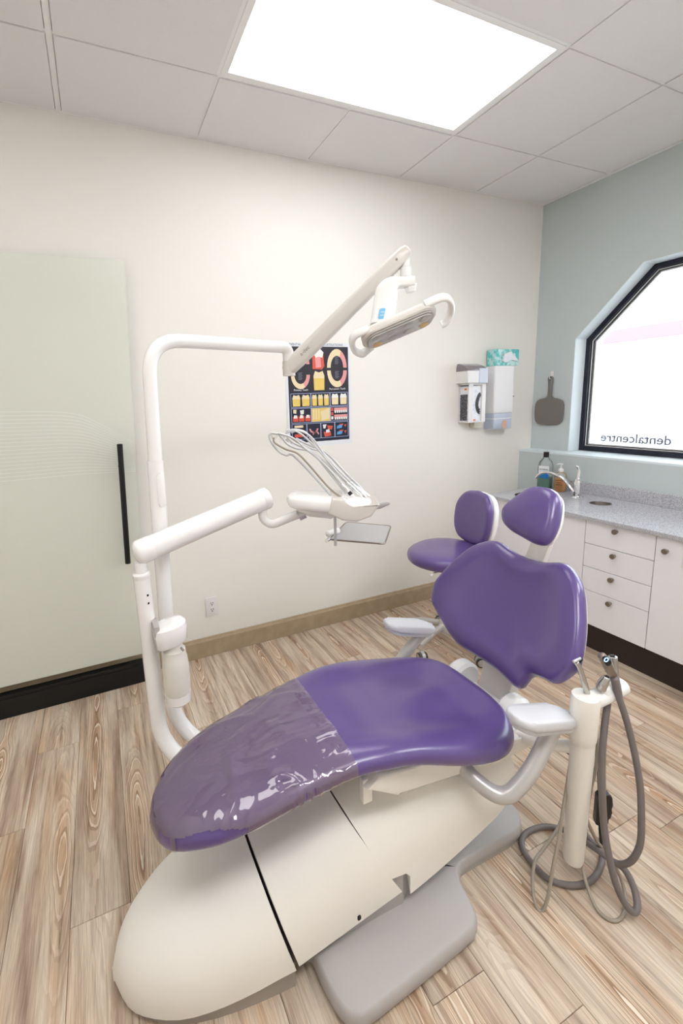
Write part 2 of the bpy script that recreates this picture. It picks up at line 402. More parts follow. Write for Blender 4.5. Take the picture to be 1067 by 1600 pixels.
# portal that guides the daylight entering through the window opening
pl_ = bpy.data.lights.new('window_portal', 'AREA'); pl_.shape = 'RECTANGLE'; pl_.size = 1.16; pl_.size_y = 2.0
po = bpy.data.objects.new('window_portal', pl_); COL.objects.link(po); po.location = (0.17, -1.3, 1.62); po.rotation_euler = (0, math.radians(90), 0)
pl_.cycles.is_portal = True

struct('wall_back', box((XL, 0, -0.1), (0.35, 0.12, H+0.1)), MT['wall_cream'], smooth=False)
struct('wall_left', box((XL-0.12, YF-0.12, -0.1), (XL, 0.12, H+0.1)), MT['wall_cream'], smooth=False)
struct('wall_front', box((XL, YF-0.12, -0.1), (0.35, YF, H+0.1)), MT['wall_cream'], smooth=False)
# right wall with an octagonal window opening
WY0, WY1, WZ1, CH = -0.304, -2.30, 2.203, 0.390
bm = bmesh.new()
T = 0.30
def yz(poly): add_prism(bm, [(a, b) for a, b in poly], (0, 0, 0), (0, 1, 0), (0, 0, 1), (T, 0, 0))
yz([(0, -0.1), (YF, -0.1), (YF, ZS-0.002), (0, ZS-0.002)])
yz([(0, ZS-0.002), (WY0, ZS-0.002), (WY0, H+0.1), (0, H+0.1)])
yz([(WY1, ZS-0.002), (YF, ZS-0.002), (YF, H+0.1), (WY1, H+0.1)])
yz([(WY0, WZ1), (WY1, WZ1), (WY1, H+0.1), (WY0, H+0.1)])
yz([(WY0, WZ1-CH), (WY0-CH, WZ1), (WY0, WZ1)])
yz([(WY1, WZ1-CH), (WY1, WZ1), (WY1+CH, WZ1)])
struct('wall_right', bm, MT['wall_green'], smooth=False)
# the thicker lower half of the wall and its ledge
struct('wall_right_lower', box((-0.1205, YF, 0), (0.0, 0, ZS-0.012)), MT['wall_green'], smooth=False)
struct('trim_1', box((-0.1225, YF, ZS-0.012), (0.135, 0, ZS+0.001)), MT['reveal'], smooth=False)
# reveal lining boards round the opening
bm = bmesh.new()
OP = [(WY0, ZS), (WY0, WZ1-CH), (WY0-CH, WZ1), (WY1+CH, WZ1), (WY1, WZ1-CH), (WY1, ZS)]
def inset(poly, d):
    out = []; n = len(poly); 
    for i in range(n):
        p0 = Vector((*poly[i-1], 0)); p = Vector((*poly[i], 0)); p1 = Vector((*poly[(i+1) % n], 0))
        a = (p-p0).normalized(); b = (p1-p).normalized()
        na = Vector((-a.y, a.x, 0)); nb = Vector((-b.y, b.x, 0))
        bis = (na+nb); bis /= max(1e-6, bis.length_squared/2); out.append((p.x+bis.x*d, p.y+bis.y*d))
    return out
sgn = 1
cen = (sum(p[0] for p in OP)/6, sum(p[1] for p in OP)/6)
q = inset(OP, 0.01)
if abs(q[0][0]-cen[0]) > abs(OP[0][0]-cen[0]): sgn = -1
def ring_frame(bm, outer, inner, x0, x1, mi=0, skip=None):
    n = len(outer)
    for i in range(n):
        if skip is not None and i in skip: continue
        j = (i+1) % n
        add_prism(bm, [outer[i], outer[j], inner[j], inner[i]], (x0, 0, 0), (0, 1, 0), (0, 0, 1), (x1-x0, 0, 0), mi=mi)
ring_frame(bm, OP, inset(OP, 0.004*sgn), -0.0005, 0.30, skip=[5])
struct('trim_2', bm, MT['reveal'], smooth=False)
# window: dark frame, sash bead, pane, lettering
win = thing('window_1', None, None, (0.13, -1.3, ZS)); win['kind'] = 'structure'
OF = inset(OP, 0.004*sgn)
bm = bmesh.new(); ring_frame(bm, OF, inset(OP, 0.034*sgn), 0.110, 0.175); obj('window_frame', bm, MT['navy_frame'], win, smooth=False)
bm = bmesh.new(); ring_frame(bm, inset(OP, 0.034*sgn), inset(OP, 0.046*sgn), 0.132, 0.170); obj('sash', bm, MT['navy_frame'], win, smooth=False)
bm = bmesh.new(); ring_frame(bm, inset(OP, 0.037*sgn), inset(OP, 0.041*sgn), 0.126, 0.1325); obj('glazing_bead', bm, MT['grid'], win, smooth=False)
bm = bmesh.new(); ring_frame(bm, inset(OP, 0.046*sgn), inset(OP, 0.052*sgn), 0.145, 0.160); obj('glazing_spacer', bm, MT['ceramic'], win, smooth=False)
bm = bmesh.new(); add_prism(bm, inset(OP, 0.042*sgn), (0.148, 0, 0), (0, 1, 0), (0, 0, 1), (0.006, 0, 0)); obj('window_pane', bm, MT['pane'], win, smooth=False)
tx = add_text('window_lettering', 'dentalcentre', 0.084, MT['lettering'], (0.1440, -0.437, 1.108), (0, 1, 0), (0, 0, 1), win, align='RIGHT', bold=0.0016)
# the neighbour building outside, washed out by daylight
ext = thing('neighbour_building', 'white building with a pale red band, seen through the window', 'building', (7.6, -3, -0.5))
obj('facade', box((7.5, -14, -0.5), (7.9, 10, 7.0)), MT['exterior_white'], ext, smooth=False)
obj('fascia_band', box((7.42, -14, 2.45), (7.5, 10, 2.72), 0.01), MT['exterior_pink'], ext, smooth=False)
obj('parapet_cap', box((7.40, -14, 7.0), (8.0, 10, 7.12), 0.01), MT['exterior_white'], ext, smooth=False)
struct('ground', box((0.36, -14, -0.7), (14, 10, -0.5)), MT['asphalt'], smooth=False)

# ceiling: slab, grid runners, tiles
ceil = struct('ceiling', box((XL-0.12, YF-0.12, H+0.10), (0.35, 0.12, H+0.18)), MT['tile'], smooth=False)
xl = [0.0] + [GX0-G*i for i in range(8)] + [XL]
yl = [0.0, GA, GA-G, GA-2*G, GA-3*G, GA-4*G, GA-5*G, YF]
LIGHTS = [(3, 4, 1), (4, 5, 4), (1, 2, 4), (6, 7, 2)]      # column first, column last, row; all but the first are added fill
def lit(ci, ri): return any(a <= ci <= b and ri == r for a, b, r in LIGHTS)
for i, x in enumerate(xl):
    w = 0.011
    lo = x-w if 0 < i else -0.022; hi = x+w if i < len(xl)-1 else x+0.022
    if i == 0: hi = 0.0
    if i == len(xl)-1: lo = x
    # runners stop at the lamp that spans two tiles
    spans = []; ys = [0.0]
    for a, b, r in sorted(LIGHTS, key=lambda q: q[2]):
        if i == b: ys += [yl[r], yl[r+1]]
    ys.append(yl[-1])
    spans = list(zip(ys[::2], ys[1::2]))
    for y0, y1 in spans:
        obj('grid_runner', box((lo, y1, H-0.002), (hi, y0, H+0.03)), MT['grid'], ceil, smooth=False)
for i, y in enumerate(yl):
    lo, hi = y-0.011, y+0.011
    if i == 0: lo, hi = -0.022, 0.0
    if i == len(yl)-1: lo, hi = y, y+0.022
    obj('grid_cross_tee', box((XL, lo, H-0.0015), (0, hi, H+0.0295)), MT['grid'], ceil, smooth=False)
for i in range(len(xl)-1):
    for j in range(len(yl)-1):
        if lit(i, j): continue
        x1, x0 = xl[i], xl[i+1]; y1, y0 = yl[j], yl[j+1]
        mx1 = mx0 = 0.0045; my1 = my0 = 0.0045
        if i+1 == 6: mx0 = 0.013
        if i == 6: mx1 = 0.013
        if i == 0: mx1 = 0.022; mx0 = 0.010
        if i == len(xl)-2: mx0 = 0.022
        if j == 0: my1 = 0.020
        if j == len(yl)-2: my0 = 0.022
        if lit(i, j+1): my0 = 0.013
        if lit(i, j-1): my1 = 0.013
        if i > 0 and lit(i-1, j): mx1 = 0.013
        if lit(i+1, j): mx0 = 0.013
        if x1-x0 < 0.1: zb = H+0.004
        else: zb = H-0.007
        if x1-x0-mx1-mx0 < 0.005: continue
        obj('ceiling_tile', box((x0+mx0, y0+my0, zb), (x1-mx1, y1-my1, H+0.02)), MT['tile'], ceil, smooth=False)
def ceiling_light(x0, x1, y0, y1, label, glow='panel'):
    t = thing('ceiling_light', label, 'light', ((x0+x1)/2, (y0+y1)/2, H-0.01))
    bm = bmesh.new()
    for a, b in (((x0, y0), (x1, y0+0.024)), ((x0, y1-0.024), (x1, y1)), ((x0, y0+0.024), (x0+0.026, y1-0.024)), ((x1-0.026, y0+0.024), (x1, y1-0.024))):
        add_box(bm, (a[0], a[1], H-0.0035), (b[0], b[1], H+0.04))
    obj('light_frame', bm, MT['grid'], t, smooth=False)
    obj('diffuser', box((x0+0.02, y0+0.018, H+0.002), (x1-0.02, y1-0.018, H+0.02)), MT[glow], t, smooth=False)
ceiling_light(GX0-4*G+0.004, GX0-2*G-0.004, GA-G+0.004, GA-0.004, 'bright rectangular white ceiling light panel above the chair')
ceiling_light(GX0-5*G+0.004, GX0-3*G-0.004, GA-4*G+0.004, GA-3*G-0.004, 'added unseen fill light panel in the ceiling behind the camera', 'panel_fill')  # unseen panel added to brighten the room from behind the camera
ceiling_light(GX0-2*G+0.004, GX0-0.004-0*G, GA-4*G+0.004, GA-3*G-0.004, 'added unseen fill light panel behind the camera, nearest the window', 'panel_fill')  # second unseen panel added as fill on the window side
ceiling_light(XL+0.03, GX0-5*G-0.004, GA-2*G+0.004, GA-G-0.004, 'added fill light panel beside the glass door, out of view')  # unseen panel added on the left for more fill

# floor: subfloor and planks running away from the camera
flo = struct('floor', box((XL-0.12, YF-0.12, -0.16), (0.35, 0.12, -0.006)), MT['subfloor_grey'], smooth=False)
PW, PL = 0.165, 1.22
known = {-1: -0.806, 0: -0.428, 1: -1.225, 2: -0.28, 6: -1.79, 11: -1.693}
col = 0; x = -3.47-0.165*8
meshes = {}
for c in range(-8, 23):
    xa = -3.47+PW*c; xb = xa+PW
    if xa < XL-0.1 or xa > -0.1: continue
    ph = known.get(c, -((c*0.37*PL) % PL))
    y = ph % PL
    y -= PL*0
    while y < 0.0: y += PL
    y = y-0.0
    ytop = y
    first = True
    while ytop > YF:
        ya, yb = ytop, ytop-PL
        a, b = min(ya, 0.0), max(yb, YF)
        if a-b > 0.02:
            L = round(a-b, 4)
            if L not in meshes:
                bm = bmesh.new(); add_box(bm, (-PW/2+0.0006, -L/2+0.0006, -0.008), (PW/2-0.0006, L/2-0.0006, 0.0))
                es = [e for e in bm.edges if all(v.co.z > -0.001 for v in e.verts)]
                bmesh.ops.bevel(bm, geom=es, offset=0.0008, segments=1, affect='EDGES')
                bm.normal_update(); me = bpy.data.meshes.new('plank'); bm.to_mesh(me); bm.free(); me.materials.append(MT['wood']); meshes[L] = me
            o = bpy.data.objects.new('plank', meshes[L]); COL.objects.link(o); o.parent = flo
            o.location = Vector(((xa+xb)/2, (a+b)/2, 0))-flo.location
        ytop -= PL
# baseboard
prof = [(0, 0), (-0.016, 0), (-0.016, 0.098), (-0.011, 0.108), (-0.009, 0.1167), (0, 0.1167)]
struct('baseboard_back', prism(prof, (XL, 0, 0), (0, 1, 0), (0, 0, 1), (-0.125-XL, 0, 0)), MT['baseboard'], smooth=False)

# sliding frosted glass door in front of the back wall, black floor rail
door = thing('door_1', None, None, (-3.4, -0.09, 0.0)); door['kind'] = 'structure'
DX0, DX1 = -4.15, -2.889
pn = prism([(DX0, 0.150), (-2.968, 0.147), (-2.885, 2.154), (DX0, 2.140)], (0, -0.066, 0), (1, 0, 0), (0, 0, 1), (0, 0.010, 0))
obj('glass_panel', pn, MT['frosted'], door, smooth=False)
# etched hairlines fanning in from the left
bm = bmesh.new(); nl = 19
for i in range(nl):
    t = i/(nl-1)
    zl = 1.47+(1.155-1.47)*t; zm = 1.448+(1.152-1.448)*t; zr = 1.30+(1.150-1.30)*t
    pts = [(DX0+0.01, zl+(0.02*(1-t)+0.004)), (-3.5, zl), (-3.2, zm+0.004), (-3.06, (zm+zr)/2+0.012*(1-t)), (-2.93, zr-0.004)]
    p = [Vector((a.x, -0.0664, a.y)) for a in catmull([(a, b, 0) for a, b in pts], 8)]
    for a, b in zip(p, p[1:]):
        w = Vector((0, 0, 0.0015)); bm.faces.new([bm.verts.new(v) for v in (a-w, b-w, b+w, a+w)])
o = obj('etched_line', bm, MT['etched'], door, smooth=False); o['kind'] = 'stuff'
hb = tube([(-2.9930, -0.1150, 1.2920), (-3.0140, -0.1150, 0.6840)], 0.0135, seg=20, rounded=0.15); obj('door_handle', hb, MT['black'], door)
bm = bmesh.new()
for zz in (0.80, 1.18): add_tube(bm, [(-3.005+0.00*zz, -0.112, zz), (-3.005, -0.064, zz)], 0.006, seg=10)
obj('handle_standoff', bm, MT['black'], door)
bm = bmesh.new(); add_box(bm, (XL, -0.100, 0.0), (-2.962, -0.022, 0.098), 0.002); add_box(bm, (XL, -0.096, 0.098), (-2.962, -0.07, 0.116), 0.002)
obj('floor_rail', bm, MT['black_matte'], door, smooth=False)

# ================================================================ THE DENTAL CHAIR
YC = -1.41
chair = thing('dental_chair', 'reclined dental chair with purple vinyl upholstery on a white and grey base', 'dental chair', (-2.35, YC, 0))
# grey foot plate: one plan outline, rounded slab
bm = bmesh.new()
plate = [(-2.735, -1.585), (-2.715, -1.60), (-2.712, -1.66), (-2.700, -1.725), (-2.672, -1.755), (-2.62, -1.762), (-2.33, -1.742), (-2.285, -1.732), (-2.255, -1.705), (-2.235, -1.63), (-2.215, -1.602), (-2.17, -1.592), (-1.985, -1.592), (-1.93, -1.580), (-1.895, -1.545), (-1.885, -1.50), (-1.885, -1.30), (-1.90, -1.24), (-1.95, -1.225), (-2.72, -1.225), (-2.745, -1.25), (-2.75, -1.56)]
plate = [(p.x, p.y) for p in catmull([(a, b, 0) for a, b in plate+plate[:1]], 3)[:-1]]
def inset_any(p, e):
    q = inset(p, e); ar = lambda r: abs(sum(r[i-1][0]*r[i][1]-r[i][0]*r[i-1][1] for i in range(len(r))))
    return q if ar(q) <= ar(p) else inset(p, -e)
add_loft(bm, [[Vector((a, b, z)) for a, b in (inset_any(plate, e) if e else plate)] for z, e in ((0.010, 0.004), (0.016, 0.0), (0.034, 0.001), (0.044, 0.004), (0.050, 0.008), (0.052, 0.012))])
feet = [(-2.35+(a+2.35)*0.975, -1.45+(b+1.45)*0.975) for a, b in plate]
add_prism(bm, feet, (0, 0, 0), (1, 0, 0), (0, 1, 0), (0, 0, 0.02))
obj('foot_plate', bm, MT['grey_plastic'], chair, auto=50)
# raised plinth between foot plate and covers
bm = bmesh.new()
add_prism(bm, [(-2.748, -1.600), (-2.43, -1.606), (-2.40, -1.585), (-2.14, -1.555), (-2.12, -1.30), (-2.748, -1.24)], (0, 0, 0.045), (1, 0, 0), (0, 1, 0), (0, 0, 0.13), bevel=0.012, seg=2, bothbevel=False)
obj('plinth', bm, MT['grey_plastic'], chair)
def cover_rings(stations, nseg=40, ex=2.7):
    """stations: (x, lean, half width, bottom z, top z); lean shifts the top along x"""
    out = []
    for x, lean, w, zb, zt in stations:
        r = []
        for k in range(nseg+1):
            a = math.pi*k/nseg
            u = w*spow(math.cos(a), 2/ex); s = abs(math.sin(a))**(2/ex)
            r.append(Vector((x+lean*s, YC-u, zb+(zt-zb)*s)))
        for k in range(1, nseg):     # inner return, so that the cover has thickness
            a = math.pi*(1-k/nseg); u = (w-0.012)*spow(math.cos(a), 2/ex); s = abs(math.sin(a))**(2/ex)*0.93
            r.append(Vector((x+lean*s, YC-u, zb+(zt-0.012-zb)*s)))
        out.append(r)
    return out
# toe cover: rounded pad at the foot end
xs = []; n = 16
wf = smooth_interp([0, 0.03, 0.07, 0.14, 0.22, 0.32, 0.425], [0.0, 0.075, 0.118, 0.162, 0.188, 0.205, 0.214])
zf = smooth_interp([0, 0.02, 0.06, 0.12, 0.2, 0.3, 0.425], [0.045, 0.095, 0.135, 0.170, 0.205, 0.240, 0.268])
st = []
for i in range(n+1):
    d = 0.425*(i/n)**1.9
    st.append((-3.193+d, -0.055*d/0.425, max(wf(d), 0.004), 0.012+0.051*min(1, d/0.4), max(zf(d), 0.05)))
bm = bmesh.new(); add_loft(bm, cover_rings(st, ex=2.5)); obj('toe_cover', bm, MT['warm_plastic'], chair)
# grey skirt below the toe cover
bm = bmesh.new(); sk = []
for i in range(13):
    d = 0.02+0.405*(i/12)**1.6; sk.append((-3.193+d, YC-max(wf(d)-0.010, 0.01)))
poly = sk + [(x, 2*YC-y) for x, y in reversed(sk)]
add_prism(bm, poly, (0, 0, 0.0), (1, 0, 0), (0, 1, 0), (0, 0, 0.075)); obj('toe_skirt', bm, MT['grey_dark'], chair)
# middle cover
st = [(-2.7605+0.3145*t, -0.055-0.075*t, 0.215-0.001*t, 0.072+0.05*t, 0.272+0.075*t) for t in [i/8 for i in range(9)]]
bm = bmesh.new(); add_loft(bm, cover_rings(st, ex=2.6)); obj('middle_cover', bm, MT['warm_plastic'], chair)
# rear cover, its lower edge sweeps up towards the back
def rw(t): return 0.210-0.010*t-0.02*max(0, t-0.8)*5*0.6
st = [(-2.4395+0.4515*t, -0.13*(1-t)-0.0005, rw(t), 0.088+0.13*t**1.3, 0.346+0.039*t) for t in [i/14 for i in range(15)]]
bm = bmesh.new(); add_loft(bm, cover_rings(st, ex=2.9)); rc_ = obj('rear_cover', bm, MT['warm_plastic'], chair)
nb_ = bmesh.new(); add_prism(nb_, [(-2.50, 0.05), (-2.415, 0.05), (-2.415, 0.150), (-2.428, 0.165), (-2.50, 0.175)], (0, YC-0.26, 0), (1, 0, 0), (0, 0, 1), (0, 0.10, 0)); bmesh.ops.recalc_face_normals(nb_, faces=nb_.faces)
cut(rc_, nb_)
bm = bmesh.new(); add_box(bm, (-2.62, YC-0.13, 0.10), (-2.06, YC+0.13, 0.27), 0.02); obj('base_core', bm, MT['grey_dark'], chair)
# small key slot on the middle cover
obj('key_slot', prism(rrect(0.010, 0.014, 0.004), (-2.585, YC-0.2165, 0.118), (1, 0, 0), (0, 0, 1), (0, 0.008, 0)), MT['black'], chair)
# lift arm and round turret under the seat
obj('turret', lathe([(0.0, 0.33), (0.13, 0.33), (0.14, 0.345), (0.14, 0.365), (0.12, 0.38), (0.10, 0.41), (0.0, 0.41)], (-2.30, YC, 0)), MT['warm_plastic'], chair)
obj('turret', lathe([(0.0, 0.28), (0.036, 0.28), (0.036, 0.312), (0.028, 0.318), (0.0, 0.318)], (-2.595, YC-0.055, 0), seg=24), MT['warm_plastic'], chair)
# seat pan (white underside of the upholstery)
bm = bmesh.new()
add_prism(bm, [(-2.54, 0.462), (-2.50, 0.490), (-2.30, 0.462), (-2.05, 0.41), (-1.93, 0.41), (-1.93, 0.355), (-2.10, 0.355), (-2.13, 0.385), (-2.44, 0.40)], (0, YC-0.19, 0), (1, 0, 0), (0, 0, 1), (0, 0.38, 0), bevel=0.012)
obj('seat_pan', bm, MT['warm_plastic'], chair)
bm = bmesh.new(); add_box(bm, (-2.54, YC-0.17, 0.40), (-2.51, YC-0.15, 0.475), 0.004); obj('pan_bracket', bm, MT['warm_plastic'], chair)
# chassis behind the seat: white moulded body carrying the backrest
bm = bmesh.new()
add_prism(bm, [(-2.16, 0.33), (-1.93, 0.32), (-1.88, 0.35), (-1.87, 0.38), (-1.90, 0.415), (-1.97, 0.425), (-2.16, 0.42)], (0, YC-0.165, 0), (1, 0, 0), (0, 0, 1), (0, 0.27, 0), bevel=0.03, seg=3)
obj('chassis', bm, MT['white_plastic'], chair)
bm = bmesh.new()
for s in (1, -1):
    obj('hinge_cover', lathe([(0.0, 0), (0.052, 0), (0.062, 0.01), (0.062, 0.045), (0.05, 0.06), (0, 0.06)], (-1.925, YC+s*0.085, 0.425), axis=(0, s, 0), seg=28), MT['white_plastic'], chair)

# upholstery ------------------------------------------------------
SX = [-3.066, -3.052, -3.02, -2.955, -2.88, -2.79, -2.69, -2.59, -2.50, -2.41, -2.30, -2.20, -2.12, -2.06, -2.02, -1.998, -1.985]
SW = [0.0, 0.052, 0.105, 0.152, 0.177, 0.187, 0.194, 0.202, 0.219, 0.231, 0.247, 0.254, 0.250, 0.228, 0.190, 0.13, 0.0]
swf = lambda x: interp(SX, SW, x)
_p = catmull([(a, b, 0) for a, b in zip(SX, SW)], 8); _X = [p.x for p in _p]; _Y = [p.y for p in _p]
swf = lambda x: interp(_X, _Y, x)
szf = smooth_interp([-3.12, -3.06, -2.95, -2.8, -2.7, -2.6, -2.5, -2.4, -2.25, -2.15, -2.05, -1.95, -1.8], [.455, .470, .508, .545, .565, .582, .590, .583, .548, .526, .514, .512, .512])
thk = smooth_interp([-3.1, -2.9, -2.6, -2.4, -2.2, -1.95], [.080, .085, .084, .102, .122, .126])
def seat_rings(offset=0.0, x0=-3.066, x1=-1.985, nx=64, nseg=56, top_only=False, wrap=1.0):
    rings = []
    for i in range(nx+1):
        t = i/nx
        x = x0+(x1-x0)*(0.5-0.5*math.cos(math.pi*t) if not top_only else t)
        x = min(max(x, x0), x1)
        w = max(swf(x), 0.0)
        d = min(x+3.066, -1.985-x); r = 0.040
        hh = thk(x)/2*math.sqrt(max(0.0, 1-(1-min(max(d, 0)/r, 1))**2))
        w = max(w, 0.002)+offset; hh = max(hh, 0.002)+offset
        zc = szf(x)-thk(x)/2
        dish = 0.034*max(0, min(1, (x+2.62)/0.2))*max(0, min(1, (-2.0-x)/0.12))
        crown = 0.006*(1-max(0, min(1, (x+2.7)/0.2)))
        row = []
        K = nseg if not top_only else nseg//2+8
        for k in range(K if not top_only else K+1):
            if top_only:
                a = math.pi*(-0.16)+math.pi*1.32*k/K
            else: a = 2*math.pi*k/nseg
            cu = math.cos(a); su = math.sin(a)
            u = w*spow(cu, 2/3.4); z = hh*spow(su, 2/2.4)
            if su > 0:
                f = 1-min(1, abs(u)/max(w, 1e-4)); f = f*f*(3-2*f)
                z += (-dish*min(1, f*1.9)+crown*f)*min(1, w/0.12)
                z += 0.012*max(0, min(1, (x+2.35)/0.15))*max(0, min(1, (-2.05-x)/0.1))*math.exp(-(u/0.05)**2)
            row.append(Vector((x, YC-u, zc+z)))
        rings.append(row)
    return rings
bm = bmesh.new(); add_loft(bm, seat_rings()); obj('seat_cushion', bm, MT['purple'], chair, auto=60)
# white rim just under the cushion
# backrest ---------------------------------------------------------
BA, BB, BK = -2.194, 0.505, 0.688
BD = Vector((BB, 0, 1)).normalized(); BN = Vector((-1, 0, BB)).normalized()
half = [(0, .540), (.06, .538), (.11, .534), (.134, .537), (.150, .551), (.163, .571), (.180, .589), (.206, .602), (.236, .614), (.265, .632), (.288, .656), (.300, .682), (.299, .715), (.289, .752), (.273, .790), (.253, .825), (.232, .858), (.208, .884), (.178, .903), (.150, .914), (.122, .914), (.098, .907), (.072, .899), (.04, .893), (0, .891)]
hc = catmull([(a, b, 0) for a, b in half], 4)
near_half = [(0, .540), (.06, .538), (.11, .533), (.136, .533), (.150, .541), (.158, .560), (.165, .580), (.184, .597), (.221, .607), (.262, .624)] + half[11:]
far_half = [(0, .540), (.072, .541), (.127, .546), (.171, .565), (.213, .593), (.255, .624), (.286, .656)] + half[12:]
hn = catmull([(a, b, 0) for a, b in near_half], 4); hc = catmull([(a, b, 0) for a, b in far_half], 4)
outline = [(p.x, p.y) for p in hc] + [(-p.x, p.y) for p in reversed(hn[1:-1])]
def cushion(outline, mapf, r, tf, tb, cen, bulge, rings_in=9, edge=6):
    """closed upholstered pad; mapf(u, s, depth) -> world; bulge(u, s, f) adds front depth, f = 0 at rim, 1 at centre"""
    cu, cs = cen; L = []
    def ins(e):
        o = []
        for u, s in outline:
            d = math.hypot(u-cu, s-cs); o.append((cu+(u-cu)*(1-e/d), cs+(s-cs)*(1-e/d)))
        return o
    rows = []
    # back centre -> rim -> front centre
    for sc in (0.0, 0.35, 0.7, 0.9):
        b = ins(r*0.8); rows.append(([(cu+(u-cu)*sc, cs+(s-cs)*sc) for u, s in b], -tb, 0, False))
    for k in range(edge+1):
        a = -math.pi/2+math.pi*k/edge
        e = r*(1-math.cos(a)); t = (tf if a > 0 else tb)*math.sin(a)
        rows.append((ins(e), t, 0, False))
    inner = ins(r)
    for k in range(1, rings_in+1):
        sc = 1-k/rings_in; f = 1-sc
        rows.append(([(cu+(u-cu)*sc, cs+(s-cs)*sc) for u, s in inner], tf, f, True))
    V = []
    bm = bmesh.new()
    for pts, t, f, front in rows:
        if abs(pts[0][0]-cu)+abs(pts[0][1]-cs) < 1e-6 and all(abs(p[0]-cu)+abs(p[1]-cs) < 1e-6 for p in pts[:3]):
            V.append([bm.verts.new(mapf(cu, cs, t+(bulge(cu, cs, 1) if front else 0)))])
        else:
            V.append([bm.verts.new(mapf(u, s, t+(bulge(u, s, f) if front else 0))) for u, s in pts])
    n = len(outline)
    for A, B in zip(V, V[1:]):
        for k in range(n):
            j = (k+1) % n
            if len(A) == 1: bm.faces.new([A[0], B[j], B[k]])
            elif len(B) == 1: bm.faces.new([A[k], A[j], B[0]])
            else: bm.faces.new([A[k], A[j], B[j], B[k]])
    return bm
def bmap(u, s, d): return Vector((BA+BB*s-BK*u*u, YC+u, s))+BN*d
def bbulge(u, s, f):
    g = f*f*(3-2*f)
    return -0.012*g + 0.010*math.exp(-((f-0.16)/0.10)**2)
obj('backrest_cushion', cushion(outline, bmap, 0.024, 0.030, 0.026, (0, 0.735), bbulge), MT['purple'], chair, auto=60)
sh = [(u*0.955, 0.735+(s-0.735)*0.965) for u, s in outline]
obj('backrest_shell', cushion(sh, lambda u, s, d: bmap(u, s, d-0.026), 0.014, 0.008, 0.012, (0, 0.735), lambda u, s, f: 0), MT['white_plastic'], chair, auto=60)
# backrest support arm
bm = bmesh.new()
add_prism(bm, [(-0.062, 0), (0.062, 0), (0.075, 0.28), (-0.075, 0.28)], Vector((-1.905, YC, 0.40))+Vector((0.0, 0, 0)), (0, 1, 0), Vector((0.30, 0, 1)).normalized(), Vector((0.045, 0, -0.014)), bevel=0.010, seg=3)
obj('backrest_arm', bm, MT['lamp_plastic'], chair)
# headrest ----------------------------------------------------------
hr = [(.01, 1.141), (-.016, 1.143), (-.045, 1.141), (-.076, 1.130), (-.095, 1.109), (-.108, 1.079), (-.117, 1.044), (-.116, 1.008), (-.107, .986), (-.090, .973), (-.054, .970), (-.006, .977), (.045, .988), (.078, 1.006), (.094, 1.030), (.097, 1.052), (.078, 1.085), (.051, 1.116), (.030, 1.133)]
hcv = catmull([(a, b, 0) for a, b in hr+hr[:1]], 4)[:-1]
hout = [(p.x, p.y) for p in hcv]
HA = -2.284
def hmap(u, s, d): return Vector((HA+BB*s-0.9*u*u, YC+u, s))+BN*d
obj('headrest_cushion', cushion(hout, hmap, 0.026, 0.034, 0.022, (-0.012, 1.055), lambda u, s, f: 0.010*f*(2-f)), MT['purple'], chair, auto=60)
obj('headrest_shell', cushion([(u*0.95, 1.055+(s-1.055)*0.95) for u, s in hout], lambda u, s, d: hmap(u, s, d-0.022), 0.012, 0.008, 0.012, (-0.012, 1.055), lambda u, s, f: 0), MT['white_plastic'], chair, auto=60)
bm = bmesh.new()
add_prism(bm, rrect(0.068, 0.14, 0.010, cy=0.07), (-1.742, YC-0.006, 0.865), (0, 1, 0), BD, -BN*0.020, bevel=0.004)
obj('headrest_post', bm, MT['lamp_plastic'], chair)
bm = bmesh.new(); add_box(bm, (-1.76, YC-0.032, 0.878), (-1.725, YC+0.028, 0.892), 0.004); obj('post_collar', bm, MT['silver'], chair)
# armrests ------------------------------------------------------------
AT = Vector((1, 0, -0.29)).normalized()
def pad_bm(cx, cy, z):
    out = rrect(0.236, 0.086, 0.040, n=8)
    bm = bmesh.new()
    add_prism(bm, out, (cx, cy, z-0.032), AT, (0, 1, 0), (0, 0, 0.030), bevel=0.012, seg=4, bothbevel=True)
    return bm
for s in (-1, 1):
    cy = YC+s*0.290
    arm = thing('armrest', None, None, (-2.03, cy, 0.4)); arm.parent = chair; arm.location = Vector((-2.03, cy, 0.4))-chair.location
    obj('arm_pad', pad_bm(-2.032, cy, 0.588), MT['arm_pad'], arm, auto=80)
    bm = bmesh.new(); add_prism(bm, rrect(0.218, 0.074, 0.034, n=8), (-2.030, cy, 0.542), AT, (0, 1, 0), (0, 0, 0.016), bevel=0.005); obj('pad_base', bm, MT['arm_pad'], arm)
    path = fillet([(-2.215, YC+s*0.13, 0.425), (-2.200, YC+s*0.215, 0.375), (-2.155, YC+s*0.285, 0.350), (-2.080, YC+s*0.300, 0.415), (-1.975, YC+s*0.290, 0.530)], 0.06, 10)
    obj('arm_tube', tube(path, 0.0225, seg=20), MT['arm_grey'], arm)

